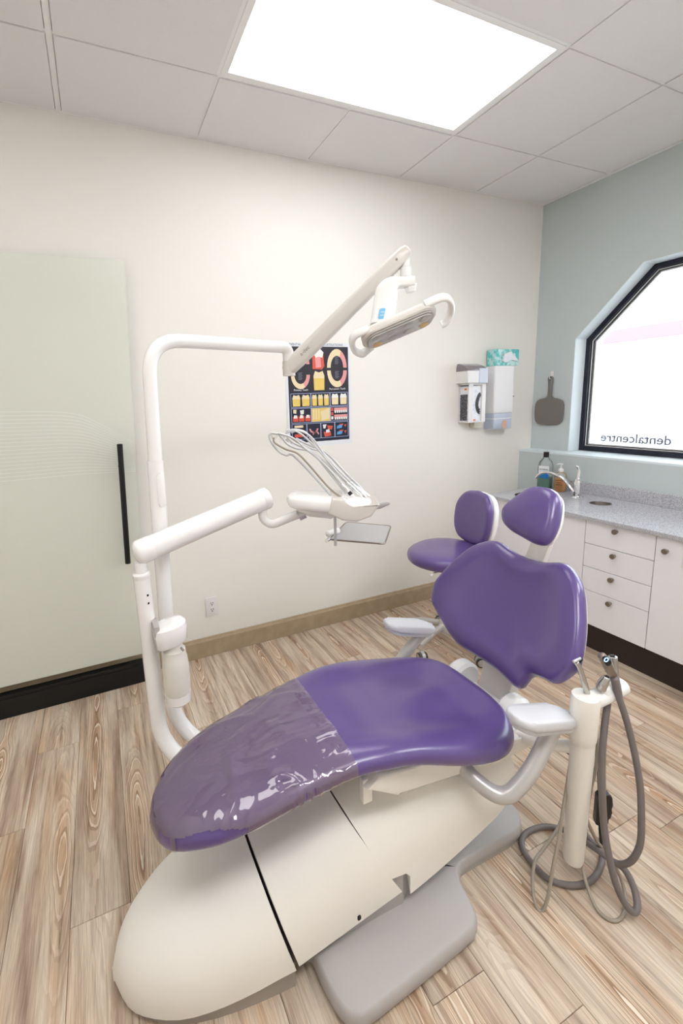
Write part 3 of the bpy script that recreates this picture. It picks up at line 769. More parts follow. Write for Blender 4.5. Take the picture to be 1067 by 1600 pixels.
# clear plastic cover drawn over the foot end
bm = bmesh.new()
R_ = seat_rings(0.0022, x0=-3.0655, x1=-2.575, nx=90, nseg=120, top_only=True)
V = [[bm.verts.new(p) for p in r] for r in R_]
for A, B in zip(V, V[1:]):
    xm = A[0].co.x
    for k in range(len(A)-1):
        low = szf(xm)-thk(xm)/2-A[k].co.z; near = A[k].co.y < YC
        rag = 0.003*math.sin(xm*43)
        if near and -3.052 < xm < -2.86 and not -3.032 < xm < -3.018 and low > -0.021+rag+0.22*max(0, xm+2.92): continue
        if not near and -3.058 < xm < -3.01 and low > 0.0+rag: continue
        bm.faces.new([A[k], A[k+1], B[k+1], B[k]])
import mathutils.noise as mn
for v in bm.verts:
    t = max(0, min(1, (v.co.x+3.02)/0.2))
    c = v.co
    q = mn.noise(Vector((c.x*5-c.y*7, c.y*8+c.x*7, 5.7)))
    q2 = mn.noise(Vector((c.x*4, c.y*4, 9.3)))
    v.co.z += (0.006*max(0, 1-abs(q)*7)+0.006*max(0, q2)+0.002*max(0, 1-abs(mn.noise(Vector((c.x*16, c.y*22, 1.3))))*6))*t*(1 if c.z > szf(c.x)-0.03 else 0.2)
    # gathers along the near edge
    e = max(0, 1-abs((c.y-(YC-swf(c.x)))/0.03))*math.exp(-((c.x+2.70)/0.07)**2)
    v.co.y -= 0.004*e*math.sin(c.x*260)
bmesh.ops.delete(bm, geom=[v for v in bm.verts if not v.link_faces], context='VERTS')
film = obj('plastic_cover', bm, MT['film'], None, auto=80)
tag(film, 'clear wrinkled plastic sleeve over the foot end of the purple seat', 'cover')

# ================================================================ DELIVERY ARM (white tube post, balanced arm, control head, tray)
PP = (-3.000, -0.962)
deliv = thing('delivery_unit', 'white delivery arm on the front tube post with instrument head and tray', 'dental equipment', (PP[0], PP[1], 0.2))
path = fillet([(PP[0], PP[1], 0.925), (PP[0]+0.006, PP[1], 0.30), (-2.90, -1.035, 0.195), (-2.52, -1.24, 0.19)], 0.20, 14)
obj('post', tube(path, 0.0275, seg=24), MT['white_tube'], deliv)
bm = bmesh.new(); add_lathe(bm, [(0.0, 0), (0.0255, 0), (0.0285, 0.006), (0.0285, 0.018), (0.020, 0.024), (0.020, 0.06), (0, 0.06)], (PP[0], PP[1], 0.905)); obj('post_collar', bm, MT['white_tube'], deliv)
for zz, r_ in ((0.855, 0.0035), (0.827, 0.0035)):
    obj('set_screw', prism(rrect(0.008, 0.007, 0.003), (PP[0]+0.010, PP[1]-0.0265, zz), (1, 0, 0), (0, 0, 1), (0.001, 0.004, 0)), MT['black'], deliv)
A0 = Vector((-3.024, -0.962, 0.979)); A1 = Vector((-2.522, -0.868, 1.108))
A0, A1 = Vector((-3.0030, -0.9560, 0.9940)), Vector((-2.5160, -0.8890, 1.1100))
ad = (A1-A0).normalized()
bm = bmesh.new(); add_tube(bm, [A0+ad*0.045, A1-ad*0.03], 0.0405, seg=32, up=(0, 0, 1)); obj('balance_arm', bm, MT['white_tube'], deliv)
bm = bmesh.new(); add_tube(bm, [A0+ad*0.004, A0+ad*0.044], 0.0420, seg=32, rounded=0.5); obj('arm_end_cap', bm, MT['white_tube'], deliv)
bm = bmesh.new(); add_tube(bm, [A1-ad*0.029, A1-ad*0.008], 0.0420, seg=32, rounded=0.35); obj('arm_end_cap', bm, MT['white_tube'], deliv)
J = [Vector(p) for p in ((-2.5410, -0.8830, 1.0790), (-2.5430, -0.8930, 1.0260), (-2.5070, -0.9130, 1.0010), (-2.4120, -0.9660, 1.0520))]
obj('swivel_tube', tube(fillet([J[0]+Vector((0, 0, 0.02))]+J[1:2]+[J[1]*0.2+J[2]*0.8, J[3]], 0.05, 12), 0.0165, seg=20), MT['white_tube'], deliv)
obj('pivot_knob', lathe([(0, 0), (0.008, 0), (0.008, 0.012), (0, 0.012)], (-2.5610, -0.9170, 1.0890), axis=(0.3, -1, 0)), MT['black'], deliv)
# control head: rounded body + scooped front bin
HX = (Vector((-2.1710, -1.1100, 1.0720))-Vector((-2.4630, -0.9570, 1.1030))); HL = HX.length; HX.normalize()
HX = Vector((HX.x, HX.y, 0)).normalized(); HY = Vector((-HX.y, HX.x, 0)); HO = Vector((-2.4660, -0.9570, 1.0940))
head = []
for t, w, zb, zt in ((0.0, 0.02, 0.008, 0.030), (0.012, 0.055, -0.008, 0.038), (0.04, 0.075, -0.018, 0.042), (0.10, 0.082, -0.024, 0.038), (0.17, 0.082, -0.030, 0.030), (0.20, 0.080, -0.034, 0.026), (0.26, 0.070, -0.034, 0.012), (0.30, 0.055, -0.026, 0.006), (0.318, 0.03, -0.012, 0.002)):
    r = []
    for k in range(28):
        a = 2*math.pi*k/28; r.append(HO+HX*t+HY*w*spow(math.cos(a), 0.6)+Vector((0, 0, (zb+zt)/2+(zt-zb)/2*spow(math.sin(a), 0.6))))
    head.append(r)
bm = bmesh.new(); add_loft(bm, head); obj('control_head', bm, MT['white_plastic'], deliv)
bm = bmesh.new()
binp = [(0.150, -0.020), (0.165, 0.034), (0.205, 0.030), (0.235, -0.006), (0.290, 0.000), (0.325, 0.014), (0.330, 0.008), (0.300, -0.034), (0.250, -0.052), (0.200, -0.046)]
add_prism(bm, binp, HO-HY*0.088+Vector((0, 0, -0.002)), HX, (0, 0, 1), HY*0.176, bevel=0.008, seg=3)
obj('instrument_bin', bm, MT['lamp_plastic'], deliv)
bm = bmesh.new(); add_tube(bm, [HO+HX*0.045+Vector((0, 0, -0.026)), HO+HX*0.085+Vector((0, 0, -0.036)), HO+HX*0.16+Vector((0, 0, -0.046)), HO+HX*0.19+Vector((0, 0, -0.036))], [0.012, 0.017, 0.017, 0.012], seg=16, rounded=0.5); obj('head_bracket', bm, MT['white_tube'], deliv)
obj('clamp_ring', tube([Vector((-2.4300, -0.9710, 1.0430)), Vector((-2.4070, -0.9790, 1.0540))], 0.0205, seg=20), MT['silver'], deliv)
# tilted handle paddle on the right of the head
hp0 = Vector((-2.2080, -1.1150, 1.0780)); hp1 = Vector((-2.1560, -1.1560, 1.0940))
bm = bmesh.new(); add_tube(bm, [hp0, hp0*0.5+hp1*0.5-Vector((0, 0, 0.003)), hp1], [0.012, 0.012, 0.007], seg=14, rounded=0.8, ry=0.004); obj('head_handle', bm, MT['silver'], deliv)
# tray holder
TR = [Vector(p) for p in ((-2.2660, -0.9010, 0.9050), (-2.0750, -0.7120, 0.9050), (-1.9390, -0.8690, 0.9050), (-2.1070, -1.0610, 0.9050))]
ts = Vector((-2.3090, -1.0340, 1.0430)); te = Vector((ts.x, ts.y, 0.925))
obj('tray_stem', tube([ts, te], 0.0055, seg=12), MT['silver'], deliv)
cn = sum(TR, Vector())/4
k0 = TR[0]+(TR[0]-cn)*0.03
bm = bmesh.new(); add_tube(bm, [Vector((-2.2440, -0.8480, 0.9120)), Vector((-2.1890, -0.8380, 0.9150))], 0.014, seg=18, rounded=0.5); obj('tray_clamp', bm, MT['white_plastic'], deliv)
obj('tray_knob', tube([k0+Vector((-0.012, -0.010, 0)), k0+Vector((0.012, 0.010, 0.0))], 0.008, seg=14), MT['chrome'], deliv)
rim = fillet([cn+(TR[0]-cn)*0.5+(TR[1]-cn)*0.5]+[TR[1], TR[2], TR[3], TR[0]]+[cn+(TR[0]-cn)*0.5+(TR[1]-cn)*0.5], 0.02, 6)
obj('tray_rim', tube(rim, 0.0036, seg=10), MT['nickel'], deliv)
bm = bmesh.new(); vs = [cn+(p-cn)*0.985 for p in TR]
add_prism(bm, [(v-cn).to_tuple()[:2] for v in vs], (cn.x, cn.y, cn.z-0.001), (1, 0, 0), (0, 1, 0), (0, 0, 0.002)); obj('tray_plate', bm, MT['tray_metal'], deliv, smooth=False)
# water bottle and its holder, clamped to the post
BC = Vector((-2.925, -1.020, 0))
bm = bmesh.new()
hs = [(-0.052, -0.028), (-0.030, -0.046), (0.020, -0.048), (0.050, -0.028), (0.055, 0.0), (0.045, 0.028), (0.015, 0.046), (-0.030, 0.044), (-0.052, 0.028)]
hsm = [(p.x, p.y) for p in catmull([(a, b, 0) for a, b in hs+hs[:1]], 4)[:-1]]
bm2 = []
for zz, sc in ((0.688, 0.90), (0.694, 0.97), (0.735, 1.0), (0.752, 0.94), (0.760, 0.75), (0.763, 0.3)):
    bm2.append([Vector((BC.x+a*sc-0.008, BC.y+0.006+b*sc, zz+(a*0.15))) for a, b in hsm])
add_loft(bm, bm2); obj('bottle_housing', bm, MT['white_tube'], deliv)
bm = bmesh.new(); add_box(bm, (-2.985, -1.045, 0.675), (-2.966, -0.965, 0.765), 0.004); obj('housing_bracket', bm, MT['grey_plastic'], deliv)
obj('water_bottle', lathe([(0.0, 0.468), (0.026, 0.468), (0.038, 0.476), (0.041, 0.50), (0.0425, 0.505), (0.0445, 0.54), (0.044, 0.60), (0.041, 0.634), (0.0385, 0.640), (0.037, 0.662), (0.028, 0.672), (0.024, 0.700), (0.0, 0.700)], (BC.x, BC.y, 0), seg=32), MT['water_bottle'], deliv)
obj('bottle_cap_ring', lathe([(0.0, 0.463), (0.030, 0.463), (0.041, 0.474), (0.0432, 0.505), (0.0, 0.505)], (BC.x, BC.y, 0), seg=32), MT['white_tube'], deliv)
obj('air_fitting', tube([(BC.x+0.018, BC.y-0.036, 0.682), (BC.x+0.024, BC.y-0.046, 0.674)], 0.004, seg=10), MT['nickel'], deliv)

# instruments: whip rod + hose + handpiece lying in the bin
whips = [
 ('slim silver handpiece on the nearest whip, lowest of the row', 1.615,
  [(-2.3360, -1.0570, 1.1250), (-2.3870, -1.0200, 1.1990), (-2.4440, -0.9820, 1.2720), (-2.4690, -0.9710, 1.2750), (-2.4930, -0.9570, 1.2920), (-2.5110, -0.9440, 1.3210), (-2.5170, -0.9370, 1.3440), (-2.5090, -0.9380, 1.3550), (-2.4900, -0.9470, 1.3520)],
  [(-2.2720, -1.1060, 1.0940), (-2.3190, -1.0800, 1.1280), (-2.3500, -1.0600, 1.1610), (-2.3990, -1.0250, 1.2330), (-2.4360, -1.0010, 1.2800), (-2.4720, -0.9820, 1.2970), (-2.4980, -0.9670, 1.3140), (-2.5090, -0.9600, 1.3260), (-2.5080, -0.9580, 1.3400)], [(548, 786), (556, 790)]),
 ('silver handpiece with a black collar on the second whip', 1.64,
  [(-2.2740, -1.0610, 1.1260), (-2.3280, -1.0210, 1.2120), (-2.3700, -0.9900, 1.2780), (-2.4260, -0.9630, 1.2970), (-2.4530, -0.9480, 1.3140), (-2.4670, -0.9380, 1.3360), (-2.4810, -0.9290, 1.3530)],
  [(-2.2620, -1.0720, 1.1240), (-2.2840, -1.0560, 1.1570), (-2.3440, -1.0140, 1.2410), (-2.3980, -0.9800, 1.2960), (-2.4230, -0.9640, 1.3250), (-2.4490, -0.9500, 1.3420), (-2.4830, -0.9340, 1.3530)], [(546, 766), (557, 776)]),
 ('silver handpiece on the third whip from the near side', 1.665,
  [(-2.2340, -1.0440, 1.1300), (-2.2880, -1.0070, 1.2010), (-2.3410, -0.9730, 1.2620), (-2.3790, -0.9510, 1.2920), (-2.4110, -0.9340, 1.3080), (-2.4330, -0.9210, 1.3280), (-2.4440, -0.9120, 1.3490)],
  [(-2.2260, -1.0540, 1.1260), (-2.2820, -1.0160, 1.1970), (-2.3350, -0.9780, 1.2770), (-2.3620, -0.9600, 1.3110), (-2.3930, -0.9400, 1.3450), (-2.4180, -0.9270, 1.3580), (-2.4450, -0.9170, 1.3500)], [(553, 764), (560, 768)]),
 ('silver handpiece on the fourth whip from the near side', 1.69,
  [(-2.2030, -1.0300, 1.1290), (-2.2620, -0.9910, 1.1990), (-2.3110, -0.9570, 1.2680), (-2.3550, -0.9340, 1.2890), (-2.3910, -0.9150, 1.3100), (-2.4160, -0.9000, 1.3320)],
  [(-2.2020, -1.0370, 1.1250), (-2.2530, -1.0030, 1.1850), (-2.3000, -0.9710, 1.2470), (-2.3370, -0.9430, 1.3130), (-2.3610, -0.9270, 1.3420), (-2.3930, -0.9110, 1.3560), (-2.4160, -0.9020, 1.3490)], [(556, 758), (566, 768)]),
 ('white syringe on the farthest whip of the row', 1.71,
  [(-2.1790, -1.0190, 1.1250), (-2.2310, -0.9840, 1.1880), (-2.2800, -0.9500, 1.2550), (-2.3140, -0.9310, 1.2810), (-2.3540, -0.9100, 1.3020), (-2.3920, -0.8890, 1.3250)],
  [(-2.1700, -1.0320, 1.1060), (-2.2110, -1.0070, 1.1440), (-2.2750, -0.9650, 1.2190), (-2.3150, -0.9380, 1.2720), (-2.3340, -0.9230, 1.3060), (-2.3560, -0.9060, 1.3460), (-2.3910, -0.8890, 1.3590), (-2.4250, -0.8750, 1.3560)], [(566, 762), (583, 778)]),
]
for n_, (lab, t, rod, hose, hp) in enumerate(whips):
    base = Vector(rod[0])
    w = thing('dental_handpiece', lab+' above the control head', 'dental handpiece', base)
    obj('whip_rod', tube(catmull(rod, 6), 0.0046, seg=12), MT['silver'], w)
    obj('hose', tube(catmull(hose, 6), 0.0036, seg=12), MT['silver'] if n_ else MT['hose_light'], w)
    h0 = Vector(hose[0]); hd = (Vector(hose[0])-Vector(hose[1])).normalized()
    a = h0-hd*0.050; b = h0+hd*0.020
    m_ = MT['white_plastic'] if n_ == 4 else MT['chrome']
    obj('handpiece_body', tube([a, a+(b-a)*0.3, a+(b-a)*0.75, b], [0.0052, 0.0068, 0.0062, 0.0048], seg=16, rounded=0.3), m_, w)
    obj('nozzle', tube([b, b+hd*0.010+Vector((0, 0, -0.002)), b+hd*0.022+Vector((0, 0, -0.006))], [0.003, 0.0022, 0.0018], seg=10), MT['chrome'], w)
    if n_ == 1: obj('collar', tube([a+(b-a)*0.55, a+(b-a)*0.75], 0.0075, seg=14), MT['black'], w)
    hk = Vector(rod[-1])
    obj('whip_guide', prism(rrect(0.020, 0.016, 0.005), hk+Vector((-0.010, 0, -0.010)), (1, 0.1, 0), (0.1, 0, 1), (0, 0.009, 0), bevel=0.002), MT['lamp_plastic'], w)

# ================================================================ OPERATORY LIGHT
LP = (-2.932, -0.872)
lamp = thing('operatory_light', 'white examination light on a tall bent tube pole, lamp head hanging above the chair', 'dental lamp', (LP[0], LP[1], 0.2))
E_ = Vector((-2.3250, -0.6920, 1.6860))
low = fillet([(-2.914, LP[1], 1.285), (-2.934, LP[1], 0.30), (-2.83, -0.955, 0.19), (-2.50, -1.16, 0.19)], 0.18, 14)
obj('lower_pole', tube(low, 0.0272, seg=24), MT['white_tube'], lamp)
C_ = Vector((-2.902, LP[1], 1.686))
up_ = fillet([(-2.914, LP[1], 1.27), C_, E_, E_+Vector((0.002, 0, -0.075))], 0.11, 14)
# tight elbow at the outer end
up_ = fillet([(-2.914, LP[1], 1.27), C_, (C_+E_)/2], 0.12, 14)+fillet([(C_+E_)/2, E_, E_+Vector((0.0, 0, -0.080))], 0.035, 8)[1:]
obj('upper_pole', tube(up_, 0.0238, seg=24), MT['white_tube'], lamp)
obj('release_tab', prism(rrect(0.026, 0.12, 0.012, n=6), (-2.905, LP[1]-0.031, 1.185), (1, 0, 0), (0.015, 0, 1), (0, 0.008, 0), bevel=0.003), MT['white_tube'], lamp)
P0 = E_+Vector((0, 0, -0.085)); P1 = Vector((-1.9450, -0.9730, 2.0050))
obj('pivot_collar', tube([E_+Vector((0, 0, -0.055)), E_+Vector((0, 0, -0.115))], 0.0262, seg=24), MT['lamp_plastic'], lamp)
d = (P1-P0).normalized(); side = d.cross(Vector((0, 0, 1))).normalized(); upv = side.cross(d).normalized()
bm = bmesh.new(); rr = []
for t, hw, hh in ((-0.022, 0.010, 0.010), (-0.018, 0.019, 0.021), (0.0, 0.025, 0.031), (0.06, 0.0265, 0.033), (0.3, 0.0265, 0.032), ((P1-P0).length-0.05, 0.0255, 0.0290), ((P1-P0).length-0.005, 0.0235, 0.0260), ((P1-P0).length+0.010, 0.0185, 0.021), ((P1-P0).length+0.016, 0.010, 0.012)):
    rr.append([P0+d*t+side*hw*spow(math.cos(2*math.pi*k/28), 0.62)+upv*(hh*spow(math.sin(2*math.pi*k/28), 0.62)) for k in range(28)])
add_loft(bm, rr); obj('light_arm', bm, MT['lamp_plastic'], lamp)
obj('arm_screw', lathe([(0, 0), (0.004, 0), (0.004, 0.003), (0, 0.003)], P0+d*((P1-P0).length-0.045)-side*-0.0-Vector((0, 0, 0)) + side*(0.0258 if side.y < 0 else -0.0258), axis=side*(1 if side.y < 0 else -1), seg=12), MT['nickel'], lamp)
nb = side if side.y < 0 else -side
add_text('arm_lettering', "a-dec", 0.022, MT['nickel'], P0+d*0.075-upv*0.006+nb*0.0268, d, d.cross(-nb).normalized() if d.cross(-nb).z > 0 else -d.cross(-nb).normalized(), lamp)
# hanger and yoke
K1 = P1+Vector((0.0, 0, -0.012)); K2 = Vector((P1.x, P1.y, P1.z-0.085))
bm = bmesh.new(); add_tube(bm, [K1, K1*0.4+K2*0.6], 0.0155, seg=20); obj('hanger_pin', bm, MT['white_plastic'], lamp)
bm = bmesh.new(); add_tube(bm, [K1*0.4+K2*0.6, K2-Vector((0, 0, 0.004))], 0.0215, seg=24, rounded=0.2); obj('hanger_collar', bm, MT['white_plastic'], lamp)
LU = Vector((-1.9780, -1.0380, 1.8790)); LV = Vector((-2.0490, -1.0080, 1.8780)); LB = Vector((-2.0950, -1.0290, 1.7200))
view = Vector((0.55, 0.83, 0.10)).normalized()
def rbox_path(pts, hw, hh, wdir, n=24, e=0.6):
    rings = []; P = [Vector(p) for p in pts]
    for i in range(len(P)):
        t = (P[min(i+1, len(P)-1)]-P[max(i-1, 0)]).normalized(); w = Vector(wdir); w = (w-t*w.dot(t)).normalized(); u = t.cross(w)
        a_, b_ = (hw[i] if isinstance(hw, list) else hw), (hh[i] if isinstance(hh, list) else hh)
        rings.append([P[i]+w*a_*spow(math.cos(2*math.pi*k/n), e)+u*b_*spow(math.sin(2*math.pi*k/n), e) for k in range(n)])
    bm = bmesh.new(); add_loft(bm, rings); return bm
yk = fillet([LU+(LU-LV).normalized()*0.012, LV+(LV-LU)*0.04, LB], 0.045, 10)
n_ = len(yk)
obj('yoke', rbox_path(yk, [0.030+0.008*(i/(n_-1)) for i in range(n_)], [0.0195+0.0225*min(1, max(0, (i-2)/8)) for i in range(n_)], view), MT['white_plastic'], lamp)
obj('yoke_tip', rbox_path([LU+(LU-LV).normalized()*0.004+Vector((0, 0, -0.010)), LU+(LU-LV).normalized()*0.006+Vector((0, 0, -0.034))], [0.026, 0.020], [0.022, 0.016], view), MT['white_plastic'], lamp)
lt = (LB-LV).normalized()
bp_ = LB-lt*0.048-view*0.0385
uxl = (LU-LV).normalized()
obj('touch_pad', prism(rrect(0.026, 0.040, 0.007), bp_-uxl*0.006, uxl, -lt, -view*0.0022, bevel=0.0008), MT['light_blue'], lamp)
for q in (-0.006, 0.006): 
    obj('pad_mark', prism(rrect(0.014, 0.0022, 0.001), bp_-view*0.0021-uxl*0.006-lt*q, uxl, -lt, -view*0.0010), MT['ceramic'], lamp)
obj('sensor_glow', rbox_path([LB-lt*0.001, LB+lt*0.004], 0.030, 0.024, view), MT['light_blue'], lamp)
# lamp head
X0 = Vector((-2.1580, -1.0140, 1.6580)); X1 = Vector((-1.9470, -1.1430, 1.7470))
lx = (X1-X0).normalized(); HLn = (X1-X0).length
ln = Vector((0.05, -0.42, -0.90)); ln = (ln-lx*ln.dot(lx)).normalized()      # the way the lamp shines
ly = ln.cross(lx).normalized(); hc_ = (X0+X1)/2
def lp_(a, b, c=0.0): return hc_+lx*a+ly*b-ln*c     # c up from the face
def plate_bm(hx, hy, r, c0, c1, top=0.85, n=8, off=(0, 0)):
    rows = []
    for c, sc in ((c0, 0.93), (c0+0.15*(c1-c0), 1.0), (c0+0.55*(c1-c0), 0.99), (c0+0.85*(c1-c0), 0.9), (c1, top*0.72)):
        rows.append([lp_(off[0]+a*sc, off[1]+b*sc, c) for a, b in rrect(hx*2, hy*2, r, n=n)])
    bm = bmesh.new(); add_loft(bm, rows); return bm
obj('lamp_housing', plate_bm(HLn*0.50+0.006, 0.060, 0.045, 0.004, 0.040), MT['lamp_plastic'], lamp)
obj('lens_frame', plate_bm(HLn*0.47, 0.052, 0.040, -0.004, 0.008, top=1.3), MT['grey_plastic'], lamp)
bm = bmesh.new(); add_prism(bm, rrect(HLn*0.90, 0.092, 0.036, n=8), lp_(0, 0, -0.0045), lx, ly, -ln*-0.003); obj('lamp_lens', bm, MT['lens'], lamp)
k_ = 0
for i in range(4):
    for j in range(2):
        c = lp_(-HLn*0.33+i*HLn*0.22, -0.022+j*0.044, -0.0078)
        rows = []
        obj('reflector_cup', lathe([(0.0, 0.0), (0.016, 0.0), (0.018, 0.0012), (0.012, 0.0022), (0.0, 0.0022)], c, axis=ln, seg=18), MT['reflector'] if (i, j) not in ((0, 0), (3, 0)) else MT['amber'], lamp)
# wrap handles at both ends
def handle(sx, name, reach, drop):
    e = sx*(HLn*0.5)
    pts = [lp_(e-sx*0.030, 0.052, 0.026), lp_(e+sx*reach*0.55, 0.050, 0.026), lp_(e+sx*reach, 0.020, 0.020-drop*0.2), lp_(e+sx*reach, -0.030, 0.012-drop*0.6), lp_(e+sx*reach*0.6, -0.052, 0.004-drop), lp_(e+sx*reach*0.30, -0.056, 0.002-drop)]
    if sx < 0: pts += [lp_(e-sx*0.025, -0.050, 0.008)]
    obj(name, rbox_path(catmull(pts, 6), 0.015, 0.0105, ln, n=18, e=0.8), MT['white_plastic'], lamp)
handle(-1, 'lamp_handle', 0.040, 0.004)
handle(1, 'lamp_handle', 0.058, 0.020)
#obj('handle_grip', rbox_path([lp_(HLn*0.5+0.022, 0.040, 0.0352), lp_(HLn*0.5+0.050, 0.014, 0.030)], 0.002, 0.006, ln), MT['grey_plastic'], lamp)

# ================================================================ ASSISTANT'S ARM with suction tools
AX, AY = -1.900, -1.735
assist = thing('assistant_arm', 'white upright holder post beside the near armrest, with a cross bar for suction tools', 'dental equipment', (AX, AY, 0.06))
obj('post', lathe([(0.0, 0.0), (0.014, 0.002), (0.025, 0.010), (0.0285, 0.025), (0.031, 0.48), (0.0315, 0.495), (0, 0.495)], (AX, AY, 0.055), seg=32), MT['warm_plastic'], assist)
rows = []
for zz, sx, sy in ((0.475, 0.0305, 0.0305), (0.487, 0.0345, 0.0345), (0.50, 0.036, 0.036), (0.56, 0.036, 0.036), (0.612, 0.0365, 0.0365), (0.620, 0.034, 0.034)):
    rows.append([Vector((AX+sx*math.cos(2*math.pi*k/32)-0.004, AY+sy*math.sin(2*math.pi*k/32), zz+(0.0 if zz < 0.6 else 0.0))) for k in range(32)])
bm = bmesh.new(); add_loft(bm, rows); obj('post_cap', bm, MT['warm_plastic'], assist)
obj('cross_bar', tube([(AX+0.000, AY, 0.592), (AX+0.165, AY+0.004, 0.592)], 0.0245, seg=28, rounded=0.25), MT['white_plastic'], assist)
for q in (0.072, 0.118): obj('tool_socket', lathe([(0.0, 0), (0.019, 0), (0.0195, 0.028), (0.017, 0.033), (0, 0.033)], (AX+q, AY, 0.592), seg=20), MT['white_plastic'], assist)
obj('link_arm', tube(fillet([(-1.99, -1.50, 0.385), (-1.955, -1.62, 0.405), (-1.905, -1.70, 0.43), (AX, AY+0.012, 0.445)], 0.05, 8), 0.018, seg=18), MT['warm_plastic'], assist)
tools = [
 ('silver suction tip leaning left at the inner end of the cross bar', [(-1.8860, -1.7290, 0.6070), (-1.8970, -1.7290, 0.6390), (-1.9160, -1.7210, 0.6970), (-1.9290, -1.7170, 0.7200)], [0.0085, 0.0080, 0.0070, 0.0072], 'tool_silver'),
 ('short silver valve body in the middle of the cross bar', [(-1.8480, -1.7410, 0.6270), (-1.8470, -1.7440, 0.6450), (-1.8400, -1.7490, 0.6650)], [0.0125, 0.0135, 0.0095], 'tool_silver'),
 ('dark handpiece with a glowing blue ring at the top of the cross bar', [(-1.7910, -1.7400, 0.6470), (-1.8100, -1.7380, 0.6720), (-1.8300, -1.7340, 0.7060), (-1.8420, -1.7310, 0.7230)], [0.0105, 0.0125, 0.0125, 0.0105], 'nickel'),
 ('tall chrome suction valve at the far end of the cross bar', [(-1.7380, -1.7130, 0.6170), (-1.7380, -1.7080, 0.6440), (-1.7390, -1.7020, 0.6740)], [0.0095, 0.0105, 0.0125], 'tool_silver'),
]
hoses = [
 ('hose_light', 0.0050, [(-1.8770, -1.7250, 0.5930), (-1.8730, -1.7380, 0.5330), (-1.8830, -1.7450, 0.4700), (-1.8950, -1.7450, 0.3900), (-1.9010, -1.7470, 0.3090), (-1.8900, -1.7550, 0.2350), (-1.8520, -1.7650, 0.1490), (-1.8130, -1.7590, 0.0960)]),
 ('hose_light', 0.0048, [(-1.8410, -1.7360, 0.6140), (-1.8420, -1.7340, 0.5090), (-1.8340, -1.7390, 0.3830), (-1.8470, -1.7380, 0.3000), (-1.8640, -1.7400, 0.1970), (-1.8990, -1.7530, 0.1370), (-1.8830, -1.7520, 0.0550), (-1.9050, -1.7840, 0.0300), (-1.9210, -1.8200, 0.0100), (-1.9180, -1.8540, 0.0060), (-1.8890, -1.8670, 0.0060), (-1.8420, -1.8540, 0.0060), (-1.8020, -1.8240, 0.0200), (-1.7990, -1.7960, 0.0600), (-1.7940, -1.7760, 0.0700)]),
 ('hose', 0.0088, [(-1.7990, -1.7480, 0.6440), (-1.7990, -1.7620, 0.5990), (-1.7900, -1.7850, 0.5280), (-1.7850, -1.8100, 0.4410), (-1.7860, -1.8310, 0.3560), (-1.7970, -1.8470, 0.2770), (-1.8030, -1.8540, 0.2010), (-1.8150, -1.8470, 0.1470), (-1.8230, -1.8290, 0.1130), (-1.8300, -1.8060, 0.1010), (-1.8370, -1.7700, 0.1010), (-1.8360, -1.7280, 0.0910), (-1.7780, -1.6430, 0.0120), (-1.8140, -1.6050, 0.0120), (-1.8540, -1.5880, 0.0120), (-1.9100, -1.5840, 0.0120), (-1.9500, -1.6000, 0.0120), (-1.9710, -1.6310, 0.0120), (-1.9780, -1.6760, 0.0120), (-1.9700, -1.7220, 0.0120), (-1.9240, -1.7580, 0.0120), (-1.8710, -1.7710, 0.0120), (-1.8090, -1.7610, 0.0120), (-1.7430, -1.7310, 0.0120), (-1.7060, -1.7020, 0.0120)]),
 ('hose', 0.0092, [(-1.8060, -1.7380, 0.5660), (-1.8320, -1.7500, 0.5050), (-1.8560, -1.7650, 0.4270), (-1.8770, -1.7870, 0.3240), (-1.8810, -1.8010, 0.2400), (-1.8880, -1.8220, 0.1760), (-1.8880, -1.8460, 0.1080), (-1.8790, -1.8660, 0.0610), (-1.8620, -1.8820, 0.0330), (-1.8430, -1.8830, 0.0430), (-1.8220, -1.8590, 0.0680), (-1.8220, -1.8320, 0.0980), (-1.8200, -1.8010, 0.0900), (-1.8220, -1.7730, 0.0900), (-1.8150, -1.7260, 0.0890), (-1.7970, -1.6900, 0.0880)]),
]
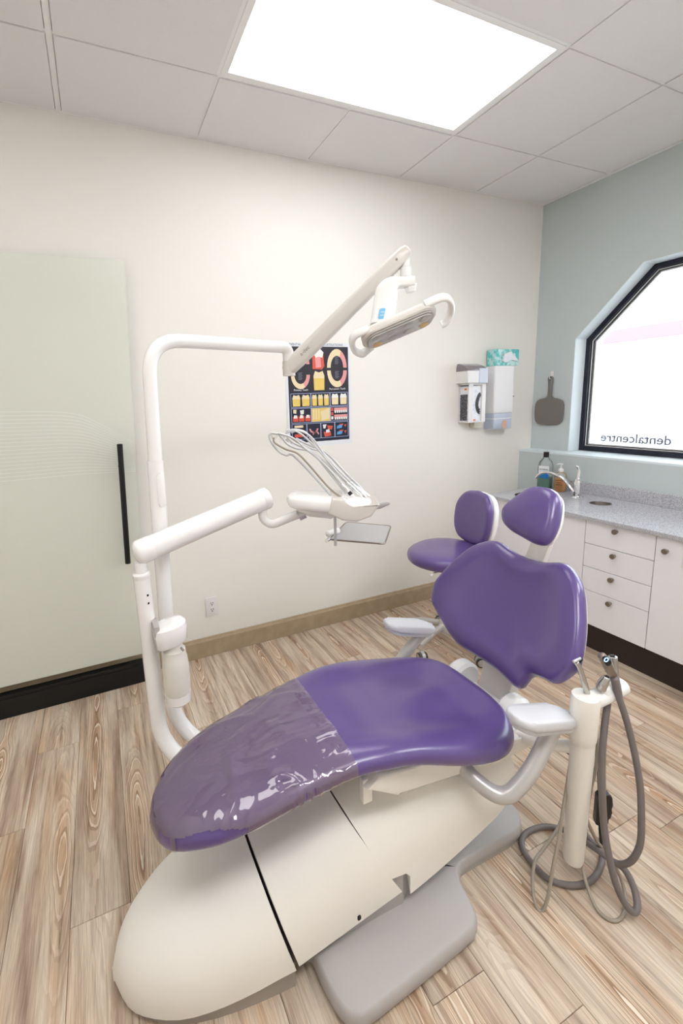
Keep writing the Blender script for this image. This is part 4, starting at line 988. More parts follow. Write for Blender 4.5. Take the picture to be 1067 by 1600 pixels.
for n_, ((lab, pts, rad, mm), (hm, hr_, hpts)) in enumerate(zip(tools, hoses)):
    t = thing('suction_tool' if n_ != 2 else 'curing_handpiece', lab, 'dental tool', Vector(pts[0]))
    obj('tool_body', tube(catmull(pts, 4), [rad[0]+(interp(list(range(len(rad))), rad, i/4)-rad[0]) for i in range(len(catmull(pts, 4)))], seg=20, rounded=0.2), MT[mm], t)
    P = [Vector(p) for p in pts]; d_ = (P[-1]-P[-2]).normalized()
    if n_ == 0:
        obj('tip_head', tube([P[-1]+Vector((-0.010, 0, 0.004)), P[-1]+Vector((0.016, 0, 0.006))], 0.0042, seg=12, rounded=0.6), MT['silver'], t)
        obj('lever', tube([P[-1]+Vector((0.006, -0.002, -0.008)), P[-1]+Vector((0.020, -0.004, 0.004))], 0.003, seg=10), MT['black'], t)
    if n_ in (1, 3):
        r_ = rad[-1]; ax_ = d_
        obj('valve_mouth', lathe([(r_*0.55, 0.0012), (r_*0.55, -0.003), (0.0, -0.003)][::-1] if False else [(0, 0.0008), (r_*0.55, 0.0008), (r_*0.55, 0.0026), (0, 0.0026)], P[-1]+d_*(r_*0.2), axis=ax_, seg=16), MT['black'], t)
    if n_ == 1:
        for q in (-1, 1): obj('lever', tube([P[0]+Vector((-0.012, 0, 0.002*q+0.010)), P[0]+Vector((-0.003, 0, 0.002*q+0.012))], 0.0022, seg=8), MT['chrome'], t)
    if n_ == 2:
        v_ = Vector((-0.62, -0.45, 0.60)).normalized(); v_ = (v_-d_*v_.dot(d_)).normalized(); w_ = d_.cross(v_).normalized()
        c_ = P[-1]-d_*0.010+v_*0.0092
        obj('control_face', prism(rrect(0.0165, 0.036, 0.0080, n=6), c_-d_*0.003, w_, d_, v_*0.0042, bevel=0.001), MT['black'], t)
        bmr = bmesh.new(); ringp = [c_+d_*0.004+v_*0.0045+(w_*math.cos(a*math.pi/12)+d_*math.sin(a*math.pi/12))*0.0058 for a in range(25)]
        add_tube(bmr, ringp, 0.0012, seg=6); obj('glow_ring', bmr, MT['led_ring'], t)
    if n_ == 2:
        hb_ = Vector(hpts[0]); obj('hose_cuff', tube([P[0], hb_, Vector(hpts[1])], [0.0125, 0.0115, 0.0098], seg=16), MT['hose'], t)
    obj('hose', tube(catmull(hpts, 6), hr_, seg=14, rounded=0.5), MT[hm], t)
# two thin loose loops and the black switch block on its strap
lp1 = tube(catmull([(-1.8130, -1.6330, 0.0620), (-1.8570, -1.6480, 0.0560), (-1.9460, -1.6670, 0.0470), (-1.9920, -1.6800, 0.0490), (-2.0320, -1.7040, 0.0350), (-2.0620, -1.7340, 0.0170), (-2.0670, -1.7510, 0.0010), (-2.0580, -1.7600, 0.0020), (-2.0410, -1.7610, 0.0380), (-2.0150, -1.7520, 0.1120), (-1.9770, -1.7380, 0.1830), (-1.9510, -1.7260, 0.2470), (-1.9150, -1.7090, 0.3030), (-1.8820, -1.6950, 0.3880)], 6), 0.0048, seg=12, rounded=0.5)
o = obj('loose_hose', lp1, MT['hose_light'], None); tag(o, 'thin beige hose loop touching the floor left of the holder post', 'hose')
sw = thing('foot_cord_connector', 'black connector block on a thin dark cord, hanging behind the grey hose', 'connector', (-1.7990, -1.7530, 0.1570))
obj('cord', tube(catmull([(-1.7950, -1.7050, 0.4170), (-1.7970, -1.7170, 0.3500), (-1.7980, -1.7260, 0.3020), (-1.8020, -1.7340, 0.2540)], 5), 0.0028, seg=8), MT['hose'], sw)
obj('cord', tube(catmull([(-1.8070, -1.7480, 0.1670), (-1.7990, -1.7470, 0.1280), (-1.7860, -1.7450, 0.0820), (-1.7960, -1.7510, 0.0600)], 5), 0.0045, seg=8), MT['black'], sw)
cb = Vector((-1.7950, -1.7440, 0.2110)); wx = Vector((0.916, -0.399, 0)).normalized()
bm = bmesh.new(); add_prism(bm, rrect(0.038, 0.104, 0.005), cb-view*0.010+wx*-0.002, wx, (0, 0, 1), view*0.020, bevel=0.003); obj('connector_body', bm, MT['black'], sw)
bm = bmesh.new(); add_prism(bm, [(0, -0.038), (0.010, -0.034), (0.014, -0.012), (0.008, 0.0), (0.014, 0.012), (0.010, 0.038), (0, 0.044)], cb-view*0.007+wx*0.015, wx, (0, 0, 1), view*0.014, bevel=0.002); obj('connector_clip', bm, MT['black'], sw)
o = obj('thin_cable', tube(catmull([(-1.8630, -1.6180, 0.3740), (-1.8510, -1.6490, 0.3560), (-1.8260, -1.6740, 0.3350), (-1.8100, -1.7040, 0.3290), (-1.7950, -1.7190, 0.3150)], 6), 0.0016, seg=8), MT['black'], None); tag(o, 'thin black cable running from behind the holder post to the connector', 'cable')

# ================================================================ THE STOOL
SC = Vector((-1.305, -0.536, 0))
stool = thing('operator_stool', 'purple padded wheeled stool with a round seat, standing behind the dental chair', 'stool', SC)
def blob(name, cx, cy, z, rx, ry, t, rot, tilt, m, parent, ex=2.2):
    rows = []; n = 40
    for c, sc in ((-t*0.5, 0.0), (-t*0.5, 0.80), (-t*0.42, 0.93), (-t*0.2, 0.99), (0.0, 1.0), (t*0.22, 0.985), (t*0.38, 0.93), (t*0.48, 0.82), (t*0.52, 0.6), (t*0.50, 0.3), (t*0.48, 0.0)):
        row = []
        for k in range(n):
            a = 2*math.pi*k/n; u = rx*max(sc, 0.004)*spow(math.cos(a), 2/ex); v = ry*max(sc, 0.004)*spow(math.sin(a), 2/ex)
            x = u*math.cos(rot)-v*math.sin(rot); y = u*math.sin(rot)+v*math.cos(rot)
            row.append(Vector((cx+x, cy+y, z+c+x*tilt)))
        rows.append(row)
    bm = bmesh.new(); add_loft(bm, rows); return obj(name, bm, m, parent, auto=60)
blob('seat', -1.338, -0.560, 0.574, 0.216, 0.208, 0.075, 0.3, 0.03, MT['purple'], stool)
obj('seat_plate', lathe([(0, 0.515), (0.10, 0.515), (0.13, 0.530), (0.16, 0.545), (0, 0.545)], (-1.34, -0.555, 0), seg=32), MT['white_plastic'], stool)
obj('seat_lever', tube([(-1.36, -0.60, 0.525), (-1.53, -0.66, 0.520)], 0.006, seg=10, rounded=1.0), MT['white_plastic'], stool)
obj('gas_column', lathe([(0, 0.10), (0.028, 0.10), (0.028, 0.30), (0.018, 0.30), (0.018, 0.52), (0, 0.52)], SC, seg=24), MT['chrome'], stool)
obj('hub', lathe([(0, 0.085), (0.045, 0.085), (0.05, 0.10), (0.045, 0.14), (0.032, 0.155), (0, 0.155)], SC, seg=28), MT['arm_grey'], stool)
a0 = math.atan2(-0.611+0.536, -1.554+1.305)
def wheel(bm, c, ax, r, w):
    add_lathe(bm, [(0.0, -w/2), (r*0.8, -w/2), (r, -w/2+0.003), (r, w/2-0.003), (r*0.8, w/2), (0, w/2)], c, axis=ax, seg=20)
for k in range(5):
    a = a0+k*2*math.pi/5; dr = Vector((math.cos(a), math.sin(a), 0)); tip = SC+dr*0.255
    obj('leg', rbox_path([SC+dr*0.03+Vector((0, 0, 0.125)), SC+dr*0.14+Vector((0, 0, 0.118)), tip+Vector((0, 0, 0.088))], [0.017, 0.015, 0.012], [0.016, 0.014, 0.009], (0, 0, 1), n=16), MT['arm_grey'], stool)
    cs = thing('caster', None, None, tip); cs.parent = stool; cs.location = tip-SC
    obj('caster_stem', tube([tip+Vector((0, 0, 0.045)), tip+Vector((0, 0, 0.088))], 0.007, seg=12), MT['chrome'], cs)
    wd = Vector((math.cos(a+1.1), math.sin(a+1.1), 0)); ax = Vector((-wd.y, wd.x, 0)); off = tip+wd*0.012+Vector((0, 0, 0.0265))
    obj('caster_fork', lathe([(0, -0.009), (0.027, -0.009), (0.027, 0.009), (0, 0.009)], off+Vector((0, 0, 0.004)), axis=ax, seg=20), MT['arm_grey'], cs)
    for s in (-1, 1):
        bm = bmesh.new(); wheel(bm, off+ax*s*0.017, ax, 0.0265, 0.013); obj('wheel', bm, MT['grey_plastic'], cs)
        obj('tyre', lathe([(0.0215, -0.0072), (0.0262, -0.0060), (0.0268, 0.0), (0.0262, 0.0060), (0.0215, 0.0072)], off+ax*s*0.0172, axis=ax, seg=22, closed=False), MT['black'], cs)
bo = catmull([(a, b, 0) for a, b in ((0.0, 0.155), (0.085, 0.138), (0.137, 0.075), (0.148, -0.005), (0.135, -0.090), (0.095, -0.142), (0.0, -0.158), (-0.095, -0.142), (-0.135, -0.090), (-0.148, -0.005), (-0.137, 0.075), (-0.085, 0.138), (0.0, 0.155))], 4)[:-1]
bo = [(p.x, p.y) for p in bo]
SBC = Vector((-1.135, -0.570, 0.765)); sn = Vector((-0.985, 0.10, 0.12)).normalized(); su = Vector((0.10, 0.985, 0)).normalized(); sv = sn.cross(su); sv = sv if sv.z > 0 else -sv
def smap(u, s, d): return SBC+su*u+sv*s+sn*(d+0.9*u*u)
obj('backrest', cushion(bo, smap, 0.022, 0.026, 0.020, (0, 0), lambda u, s, f: 0.008*f), MT['purple'], stool, auto=60)
obj('backrest_shell', cushion([(a*0.97, b*0.97) for a, b in bo], lambda u, s, d: smap(u, s, d-0.030), 0.016, 0.012, 0.030, (0, 0), lambda u, s, f: 0), MT['white_plastic'], stool, auto=60)
obj('backrest_bar', rbox_path(catmull([(-1.29, -0.55, 0.525), (-1.12, -0.56, 0.525), (-1.075, -0.562, 0.57), (-1.085, -0.566, 0.70)], 5), 0.020, 0.008, (0, 1, 0), n=14), MT['white_plastic'], stool)

# ================================================================ CABINETS, COUNTER, SINK
CF = -0.645     # face of doors and drawers
def cabinet(name, label, y1, y0, gaps):
    t = thing(name, label, 'cabinet', ((CF-0.12)/2, (y0+y1)/2, 0.0))
    obj('carcass', box((CF+0.019, y0+0.001, 0.150), (-0.122, y1-0.001, 0.752)), MT['cabinet'], t, smooth=False)
    obj('reveal_edge', box((CF+0.012, y0+0.001, 0.152), (CF+0.019, y1-0.001, 0.757)), MT['gap'], t, smooth=False)
    obj('toe_kick', box((-0.6145, y0, 0.0), (-0.560, y1, 0.150)), MT['toe_kick'], t, smooth=False)
    return t
def knob(c, parent):
    ax = (-1, 0, 0)
    return obj('knob', lathe([(0, 0), (0.008, 0), (0.0065, 0.003), (0.0065, 0.012), (0.0125, 0.013), (0.0135, 0.015), (0.0135, 0.024), (0.0125, 0.0255), (0, 0.0255)], c, axis=ax, seg=20), MT['nickel'], parent)
def front(name, y1, y0, z0, z1, kn, parent):
    f = obj(name, box((CF, y0+0.0016, z0+0.0016), (CF+0.018, y1-0.0016, z1-0.0016), 0.0012, 1), MT['cabinet'], parent, smooth=False)
    if kn: knob((CF, kn[0], kn[1]), f)
    return f
Y0, Y1, Y2, Y3, Y4 = -0.205, -0.888, -1.234, -1.62, -2.30
c1 = cabinet('base_cabinet', 'white base cabinet with a plain door under the sink, behind the dental chair backrest', Y0, Y1, None)
front('door', Y0, Y1, 0.153, 0.757, (-0.26, 0.69), c1)
c2 = cabinet('drawer_cabinet', 'white cabinet with four drawers, each with a round nickel knob', Y1, Y2, None)
for z0, z1, kz in ((0.622, 0.757, 0.726), (0.488, 0.622, 0.592), (0.353, 0.488, 0.460), (0.153, 0.353, 0.324)):
    front('drawer', Y1, Y2, z0, z1, (-1.052, kz), c2)
c3 = cabinet('base_cabinet', 'white base cabinet with one knob, right of the four drawers at the picture edge', Y2, Y3, None)
d3 = front('door', Y2, Y3, 0.153, 0.757, (-1.283, 0.690), c3)
obj('door_latch', box((CF-0.006, -1.372, 0.630), (CF, -1.348, 0.680), 0.002), MT['outlet'], d3)
c4 = cabinet('base_cabinet', 'white base cabinet farthest right along the wall, outside the picture', Y3, Y4, None)
front('door', Y3, Y4, 0.153, 0.757, (-1.68, 0.690), c4)
ct = thing('countertop', 'speckled grey countertop with a low backsplash on the white cabinets', 'countertop', (-0.39, -1.25, 0.758))
slab = obj('counter_slab', box((-0.668, Y4, 0.758), (-0.122, -0.200, 0.780), 0.0015, 1), MT['granite'], ct, smooth=False)
SKC = (-0.435, -0.418); HC = (-0.328, -0.762)
def cyl(c, r, z0, z1, n=48, sx=1.0):
    bm = bmesh.new(); add_prism(bm, [(r*sx*math.cos(2*math.pi*k/n), r*math.sin(2*math.pi*k/n)) for k in range(n)], (c[0], c[1], z0), (1, 0, 0), (0, 1, 0), (0, 0, z1-z0)); bmesh.ops.recalc_face_normals(bm, faces=bm.faces); return bm
cut(slab, cyl(SKC, 0.138, 0.70, 0.80)); cut(slab, cyl(HC, 0.054, 0.70, 0.80))
cut(c1.children[0], cyl(SKC, 0.150, 0.50, 0.80))
obj('backsplash', box((-0.142, Y4, 0.780), (-0.1212, -0.430, 0.858), 0.0015, 1), MT['granite'], ct, smooth=False)
sink = thing('sink', 'round stainless sink bowl set in the grey countertop', 'sink', (SKC[0], SKC[1], 0.60))
obj('bowl', lathe([(0.1385, 0.776), (0.136, 0.770), (0.132, 0.70), (0.110, 0.645), (0.05, 0.632), (0.0, 0.630), (0.0, 0.626), (0.052, 0.628), (0.114, 0.641), (0.136, 0.70), (0.140, 0.770), (0.1385, 0.776)], (SKC[0], SKC[1], 0), seg=48, closed=False), MT['steel_dark'], sink)
obj('drain', lathe([(0, 0.631), (0.022, 0.631), (0.024, 0.634), (0.018, 0.635), (0, 0.634)], (SKC[0], SKC[1], 0), seg=24), MT['chrome'], sink)
wh = thing('waste_chute', 'small round waste hole with a steel ring in the countertop', 'waste hole', (HC[0], HC[1], 0.60))
obj('chute', lathe([(0.058, 0.7802), (0.057, 0.7825), (0.053, 0.7825), (0.051, 0.779), (0.050, 0.66), (0.0, 0.655), (0.0, 0.653), (0.0525, 0.658), (0.0535, 0.7802), (0.058, 0.7802)], (HC[0], HC[1], 0), seg=40, closed=False), MT['steel_dark'], wh)
# faucet
fa = thing('faucet', 'chrome single lever faucet with a long curved spout over the sink', 'faucet', (-0.292, -0.590, 0.78))
F0 = Vector((-0.292, -0.590, 0.78))
obj('faucet_base', lathe([(0, 0), (0.032, 0), (0.034, 0.004), (0.030, 0.010), (0.024, 0.013), (0, 0.013)], F0, seg=28), MT['chrome'], fa)
obj('faucet_body', lathe([(0, 0.010), (0.022, 0.010), (0.021, 0.045), (0.0195, 0.075), (0.022, 0.098), (0.018, 0.116), (0.009, 0.124), (0, 0.125)], F0, seg=28), MT['chrome'], fa)
obj('lever', rbox_path(catmull([F0+Vector((0.0, 0, 0.112)), F0+Vector((0.008, 0.004, 0.140)), F0+Vector((0.012, 0.004, 0.172)), F0+Vector((0.008, 0.014, 0.196)), F0+Vector((0.000, 0.022, 0.203))], 5), 0.009, 0.0055, (0, 1, 0), n=14, e=0.9), MT['chrome'], fa)
sp = [(-0.3000, -0.5910, 0.7880), (-0.3000, -0.5570, 0.8330), (-0.3000, -0.5190, 0.8790), (-0.3000, -0.4770, 0.9070), (-0.3000, -0.4210, 0.9230), (-0.3000, -0.3690, 0.9190), (-0.3000, -0.3360, 0.9010), (-0.3000, -0.3180, 0.8760)]
sp[0] = (F0.x, F0.y+0.008, F0.z+0.02)
sp = [(x-0.004*i, y, z) for i, (x, y, z) in enumerate(sp)]
obj('spout', tube(catmull(sp, 6), [0.0115, 0.0085], seg=16), MT['chrome'], fa)
# bottles
b1 = thing('mouthwash_bottle', 'clear bottle of green mouthwash with a black cap and blue label', 'bottle', (-0.205, -0.292, 0.78))
def rect_lathe(name, prof, c, hx, hy, m, parent, ex=4.0, ang=0.0):
    rows = []
    for sc, z in prof:
        row = []
        for k in range(32):
            a = 2*math.pi*k/32; u = hx*sc*spow(math.cos(a), 2/ex); v = hy*sc*spow(math.sin(a), 2/ex)
            row.append(Vector((c[0]+u*math.cos(ang)-v*math.sin(ang), c[1]+u*math.sin(ang)+v*math.cos(ang), c[2]+z)))
        rows.append(row)
    bm = bmesh.new(); add_loft(bm, rows); return obj(name, bm, m, parent)
c = (-0.205, -0.292, 0.78); an = 0.35
rect_lathe('liquid', [(0.94, 0.002), (0.965, 0.008), (0.965, 0.085), (0.95, 0.087)], c, 0.034, 0.044, MT['bottle_green'], b1, ang=an)
rect_lathe('bottle_body', [(0.95, 0.0), (1.0, 0.006), (1.0, 0.155), (0.97, 0.175), (0.80, 0.200), (0.50, 0.216), (0.38, 0.224), (0.38, 0.232)], c, 0.035, 0.045, MT['bottle_clear'], b1, ang=an)
obj('cap', lathe([(0, 0.228), (0.0175, 0.228), (0.0175, 0.262), (0.0165, 0.265), (0, 0.265)], c, seg=24), MT['black'], b1)
fx = Vector((-math.cos(an), -math.sin(an), 0)); fy = Vector((math.sin(an), -math.cos(an), 0))
cc_ = Vector(c)+fx*0.0352
obj('label_white', prism(rrect(0.066, 0.080, 0.004), cc_+Vector((0, 0, 0.130)), fy, (0, 0, 1), fx*0.0008), MT['paper'], b1, smooth=False)
obj('label_blue', prism([(-0.033, -0.012), (0.033, -0.018), (0.033, 0.014), (-0.010, 0.026), (-0.033, 0.006)], cc_+Vector((0, 0, 0.098))+fx*0.0009, fy, (0, 0, 1), fx*0.0006), mat('label_blue_ink', srgb(24, 120, 190), 0.4), b1, smooth=False)
add_text('label_lettering', 'LISTERINE', 0.0135, MT['black'], cc_+Vector((0, 0, 0.140))+fx*0.0014-fy*0.0315, fy, (0, 0, 1), b1)
b2 = thing('soap_bottle', 'pump bottle of orange liquid soap beside the mouthwash', 'bottle', (-0.200, -0.405, 0.78))
c = (-0.200, -0.405, 0.78)
rect_lathe('liquid', [(0.90, 0.002), (0.965, 0.008), (0.965, 0.086), (0.95, 0.088)], c, 0.025, 0.036, MT['bottle_orange'], b2, ex=3, ang=an)
rect_lathe('bottle_body', [(0.95, 0.0), (1.0, 0.006), (1.0, 0.105), (0.85, 0.124), (0.45, 0.136), (0.45, 0.142)], c, 0.026, 0.037, MT['bottle_clear'], b2, ex=3, ang=an)
obj('pump_collar', lathe([(0, 0.138), (0.017, 0.138), (0.017, 0.152), (0.010, 0.160), (0.006, 0.163), (0.006, 0.182), (0, 0.182)], c, seg=20), MT['outlet'], b2)
obj('pump_head', tube(catmull([(c[0], c[1]-0.010, c[2]+0.188), (c[0], c[1]+0.006, c[2]+0.190), (c[0]-0.004, c[1]+0.028, c[2]+0.183)], 5), 0.0055, seg=12, rounded=0.6), MT['outlet'], b2)
cc_ = Vector(c)+fx*0.0262
for q, (zz, ww) in enumerate(((0.100, 0.040), (0.078, 0.046), (0.062, 0.034), (0.048, 0.042))):
    obj('label_print', prism([(-ww/2, 0), (ww/2, 0), (ww/2, 0.0035 if q else 0.007), (-ww/2, 0.0035 if q else 0.007)], cc_+Vector((0, 0, zz)), fy, (0, 0, 1), fx*0.0005), mat('soap_print', srgb(120, 60, 20), 0.5), b2, smooth=False)

# ================================================================ THINGS ON THE WALLS
# outlet
ou = thing('power_outlet', 'white double power outlet low on the cream wall', 'outlet', (-2.580, 0, 0.243))
obj('plate', prism(rrect(0.071, 0.114, 0.006), (-2.580, 0, 0.300), (1, 0, 0), (0, 0, 1), (0, -0.006, 0), bevel=0.0018), MT['outlet'], ou)
for zz in (0.319, 0.281):
    r_ = obj('receptacle', prism(rrect(0.034, 0.028, 0.012), (-2.580, -0.006, zz), (1, 0, 0), (0, 0, 1), (0, -0.0015, 0)), MT['outlet'], ou)
    for (dx, dz, w_, h_) in ((-0.006, 0.004, 0.003, 0.009), (0.006, 0.004, 0.003, 0.009), (0, -0.007, 0.006, 0.006)):
        obj('slot', box((-2.580+dx-w_/2, -0.0082, zz+dz-h_/2), (-2.580+dx+w_/2, -0.0070, zz+dz+h_/2)), MT['dark_slot'], r_, smooth=False)
obj('screw', lathe([(0, 0), (0.003, 0), (0.003, 0.001), (0, 0.001)], (-2.580, -0.006, 0.300), axis=(0, -1, 0), seg=12), MT['outlet'], ou)
# hand mirror on its hook
hm = thing('hand_mirror', 'grey hand mirror hanging handle up on the green wall', 'mirror', (-0.012, -0.146, 1.213))
mo = [(p.x, p.y) for p in catmull([(a, b, 0) for a, b in ((0, 0.0), (0.075, 0.006), (0.104, 0.030), (0.114, 0.075), (0.113, 0.145), (0.100, 0.180), (0.060, 0.196), (0.022, 0.202), (0.014, 0.225), (0.014, 0.290), (0.019, 0.335), (0.015, 0.352), (0.0, 0.357), (-0.015, 0.352), (-0.019, 0.335), (-0.014, 0.290), (-0.014, 0.225), (-0.022, 0.202), (-0.060, 0.196), (-0.100, 0.180), (-0.113, 0.145), (-0.114, 0.075), (-0.104, 0.030), (-0.075, 0.006), (0, 0))], 4)[:-1]]
mb = prism(mo, (-0.006, -0.146, 1.216), (0, 1, 0), (0, 0, 1), (-0.012, 0, 0), bevel=0.003)
mo_ = obj('mirror_back', mb, MT['mirror_back'], hm)
bmc = bmesh.new(); add_prism(bmc, [(0.006*math.cos(a*math.pi/8), 0.014*math.sin(a*math.pi/8)) for a in range(16)], (-0.05, -0.146, 1.552), (0, 1, 0), (0, 0, 1), (0.08, 0, 0)); bmesh.ops.recalc_face_normals(bmc, faces=bmc.faces)
cut(mo_, bmc)
hk = thing('wall_hook', 'small white adhesive hook holding the mirror on the green wall', 'hook', (0, -0.146, 1.55))
obj('hook_plate', prism(rrect(0.020, 0.048, 0.006), (0, -0.146, 1.585), (0, 1, 0), (0, 0, 1), (-0.004, 0, 0), bevel=0.001), MT['outlet'], hk)
obj('hook_prong', tube(catmull([(-0.003, -0.146, 1.572), (-0.010, -0.146, 1.555), (-0.024, -0.146, 1.556), (-0.027, -0.146, 1.568)], 5), 0.003, seg=10, rounded=1), MT['outlet'], hk)
# paper towel dispenser
pt = thing('paper_towel_dispenser', 'white wall mounted paper towel dispenser with a translucent lower window', 'dispenser', (-0.345, 0, 1.20))
DP = [(-0.500, 0.0), (-0.500, -0.080), (-0.494, -0.087), (-0.318, -0.087), (-0.290, -0.060), (-0.270, 0.0)]
def dprism(name, poly, z0, z1, m, par, sc=1.0, bev=0.004, **k):
    cx = (poly[0][0]+poly[-1][0])/2
    return obj(name, prism([(cx+(a-cx)*sc, b*sc) for a, b in poly], (0, 0, z0), (1, 0, 0), (0, 1, 0), (0, 0, z1-z0), bevel=bev), m, par, **k)
dprism('cover', DP, 1.325, 1.655, MT['outlet'], pt)
dprism('window', DP, 1.212, 1.325, MT['clear_grey'], pt, 0.97)
dprism('window_rib', DP, 1.284, 1.288, MT['ceramic'], pt, 0.985, 0.0)
obj('feed_slot', prism(rrect(0.046, 0.062, 0.020), (-0.390, -0.0845, 1.243), (1, 0, 0), (0, 0, 1), (0, -0.0025, 0)), mat('brown_towel', srgb(206, 168, 150), 0.7), pt)
obj('lock', lathe([(0, 0), (0.005, 0), (0.005, 0.016), (0, 0.016)], (-0.262, -0.030, 1.44), axis=(1, -1, 0), seg=12), MT['nickel'], pt)
# tissue box on top of it
tb = thing('tissue_box', 'teal floral tissue box with a white tissue, on top of the paper towel dispenser', 'tissue box', (-0.40, -0.05, 1.656))
teal = mat('teal_print', srgb(90, 190, 185), 0.5, noise=(26, srgb(90, 196, 192), srgb(206, 234, 234), 0.42, 0.60))
obj('carton', box((-0.500, -0.084, 1.656), (-0.272, -0.012, 1.768), 0.001, 1), teal, tb, smooth=False)
tis = [(p.x, p.y) for p in catmull([(a*0.9, b*0.9, 0) for a, b in ((-0.075, -0.028), (-0.058, 0.010), (-0.070, 0.022), (-0.030, 0.030), (0.012, 0.046), (0.022, 0.016), (0.055, 0.006), (0.090, -0.032), (0.045, -0.022), (0.006, -0.024), (-0.030, -0.034), (-0.048, -0.042), (-0.075, -0.028))], 3)[:-1]]
obj('tissue', prism(tis, (-0.374, -0.0835, 1.712), (1, 0, 0), (0, 0, 1), (0, -0.016, 0), bevel=0.004), MT['paper'], tb)
# wall dispenser head with the glove rack under it
gd = thing('hand_hygiene_dispenser', 'white and grey wall dispenser head with a dark top, above the glove box rack', 'dispenser', (-0.67, 0, 1.540))
HD = [(-0.770, 0), (-0.770, -0.104), (-0.764, -0.110), (-0.672, -0.112), (-0.592, -0.104), (-0.575, 0)]
dprism('dispenser_body', HD, 1.540, 1.622, MT['outlet'], gd, 1.0, 0.003)
obj('grey_side', prism([(-0.6715, -0.1100), (-0.5915, -0.1020), (-0.5735, 0.0), (-0.5700, 0.0), (-0.5870, -0.1065), (-0.6715, -0.1145)], (0, 0, 1.540), (1, 0, 0), (0, 1, 0), (0, 0, 0.098)), mat('pale_grey_blue', srgb(196, 202, 216), 0.35), gd, smooth=False)
bm = bmesh.new(); rr = []
for zz, sy, sx in ((1.622, 1.0, 1.0), (1.632, 0.99, 0.995), (1.650, 0.80, 0.98), (1.664, 0.50, 0.95), (1.674, 0.15, 0.90)): rr.append([Vector((-0.672+(a+0.672)*sx, b*sy, zz)) for a, b in HD])
add_loft(bm, rr); obj('dark_lid', bm, mat('smoky_lid', srgb(128, 120, 126), 0.2, coat=0.5), gd)
gr = thing('glove_rack', 'white rack fixed to the wall below the grey topped dispenser', 'rack', (-0.66, 0, 1.272))
obj('rack_back', box((-0.744, -0.004, 1.272), (-0.588, -0.0005, 1.540), 0.001, 1), MT['outlet'], gr, smooth=False)
obj('rack_shelf', box((-0.744, -0.096, 1.272), (-0.588, -0.004, 1.278), 0.001, 1), MT['outlet'], gr, smooth=False)
obj('rack_top', box((-0.744, -0.094, 1.528), (-0.588, -0.004, 1.5395), 0.001, 1), MT['outlet'], gr, smooth=False)
obj('rack_post', box((-0.744, -0.096, 1.278), (-0.704, -0.091, 1.530), 0.0015, 1), MT['outlet'], gr, smooth=False)
obj('rack_post', box((-0.624, -0.096, 1.278), (-0.588, -0.088, 1.530), 0.0015, 1), MT['outlet'], gr, smooth=False)
gb = thing('glove_box', 'box of black gloves in the white rack, glove showing in its oval opening', 'glove box', (-0.66, -0.05, 1.279))
obj('carton', box((-0.738, -0.0875, 1.279), (-0.594, -0.006, 1.520), 0.001, 1), mat('glove_carton', srgb(214, 216, 226), 0.5, noise=(40, srgb(196, 206, 226), srgb(236, 237, 242), 0.3, 0.5)), gb, smooth=False)
obj('dark_panel', box((-0.7392, -0.080, 1.286), (-0.7375, -0.014, 1.465)), mat('charcoal_print', srgb(80, 80, 88), 0.5, noise=(120, srgb(64, 64, 72), srgb(150, 150, 156), 0.5, 0.7)), gb, smooth=False)
OR = mat('orange_print', srgb(235, 140, 60), 0.5)
obj('orange_mark', box((-0.7394, -0.070, 1.494), (-0.7375, -0.050, 1.506)), OR, gb, smooth=False)
obj('orange_mark', box((-0.690, -0.0892, 1.284), (-0.668, -0.0870, 1.293)), OR, gb, smooth=False)
gl = [(p.x, p.y) for p in catmull([(a, b, 0) for a, b in ((0.016, 0.078), (0.002, 0.070), (-0.018, 0.030), (-0.022, -0.010), (-0.012, -0.045), (0.006, -0.068), (0.022, -0.070), (0.014, -0.058), (0.026, -0.054), (0.012, -0.046), (0.024, -0.036), (0.008, -0.030), (0.003, 0.0), (0.010, 0.035), (0.024, 0.058), (0.016, 0.078))], 3)[:-1]]
obj('glove', prism(gl, (-0.652, -0.0878, 1.398), (1, 0, 0), (0, 0, 1), (0, -0.003, 0), bevel=0.001), MT['black'], gb)
sb = thing('soap_cartridge', 'small beige bottle showing under the glove rack on the wall', 'bottle', (-0.57, -0.03, 1.225))
obj('cartridge_body', box((-0.640, -0.050, 1.228), (-0.560, -0.002, 1.271), 0.006, 2), mat('beige_bottle', srgb(214, 212, 196), 0.4), sb)

# poster ------------------------------------------------------------
po_ = thing('dental_poster', 'dental anatomy poster with navy panels of teeth, taped on the cream wall', 'poster', (-1.838, 0, 1.20))
PX0, PX1, PZ0, PZ1 = -2.052, -1.612, 1.190, 1.800
obj('sheet', box((PX0, -0.0016, PZ0), (PX1, -0.0004, PZ1)), MT['paper'], po_, smooth=False)
INK = {'navy': mat('ink_navy', srgb(24, 28, 50), 0.4), 'dark': mat('ink_charcoal', srgb(44, 40, 50), 0.4), 'frame': mat('ink_pale_blue', srgb(170, 180, 215), 0.4), 'white': mat('ink_white', srgb(240, 238, 235), 0.4),
 'pink': mat('ink_pink', srgb(232, 160, 160), 0.4), 'red': mat('ink_red', srgb(220, 90, 70), 0.4), 'yellow': mat('ink_yellow', srgb(236, 205, 110), 0.4), 'cream': mat('ink_cream', srgb(238, 220, 180), 0.4), 'blue': mat('ink_blue', srgb(90, 160, 215), 0.4), 'grey': mat('ink_grey', srgb(120, 125, 140), 0.4)}
PWd, PHt = PX1-PX0, PZ1-PZ0
LAY = {'l': 0}
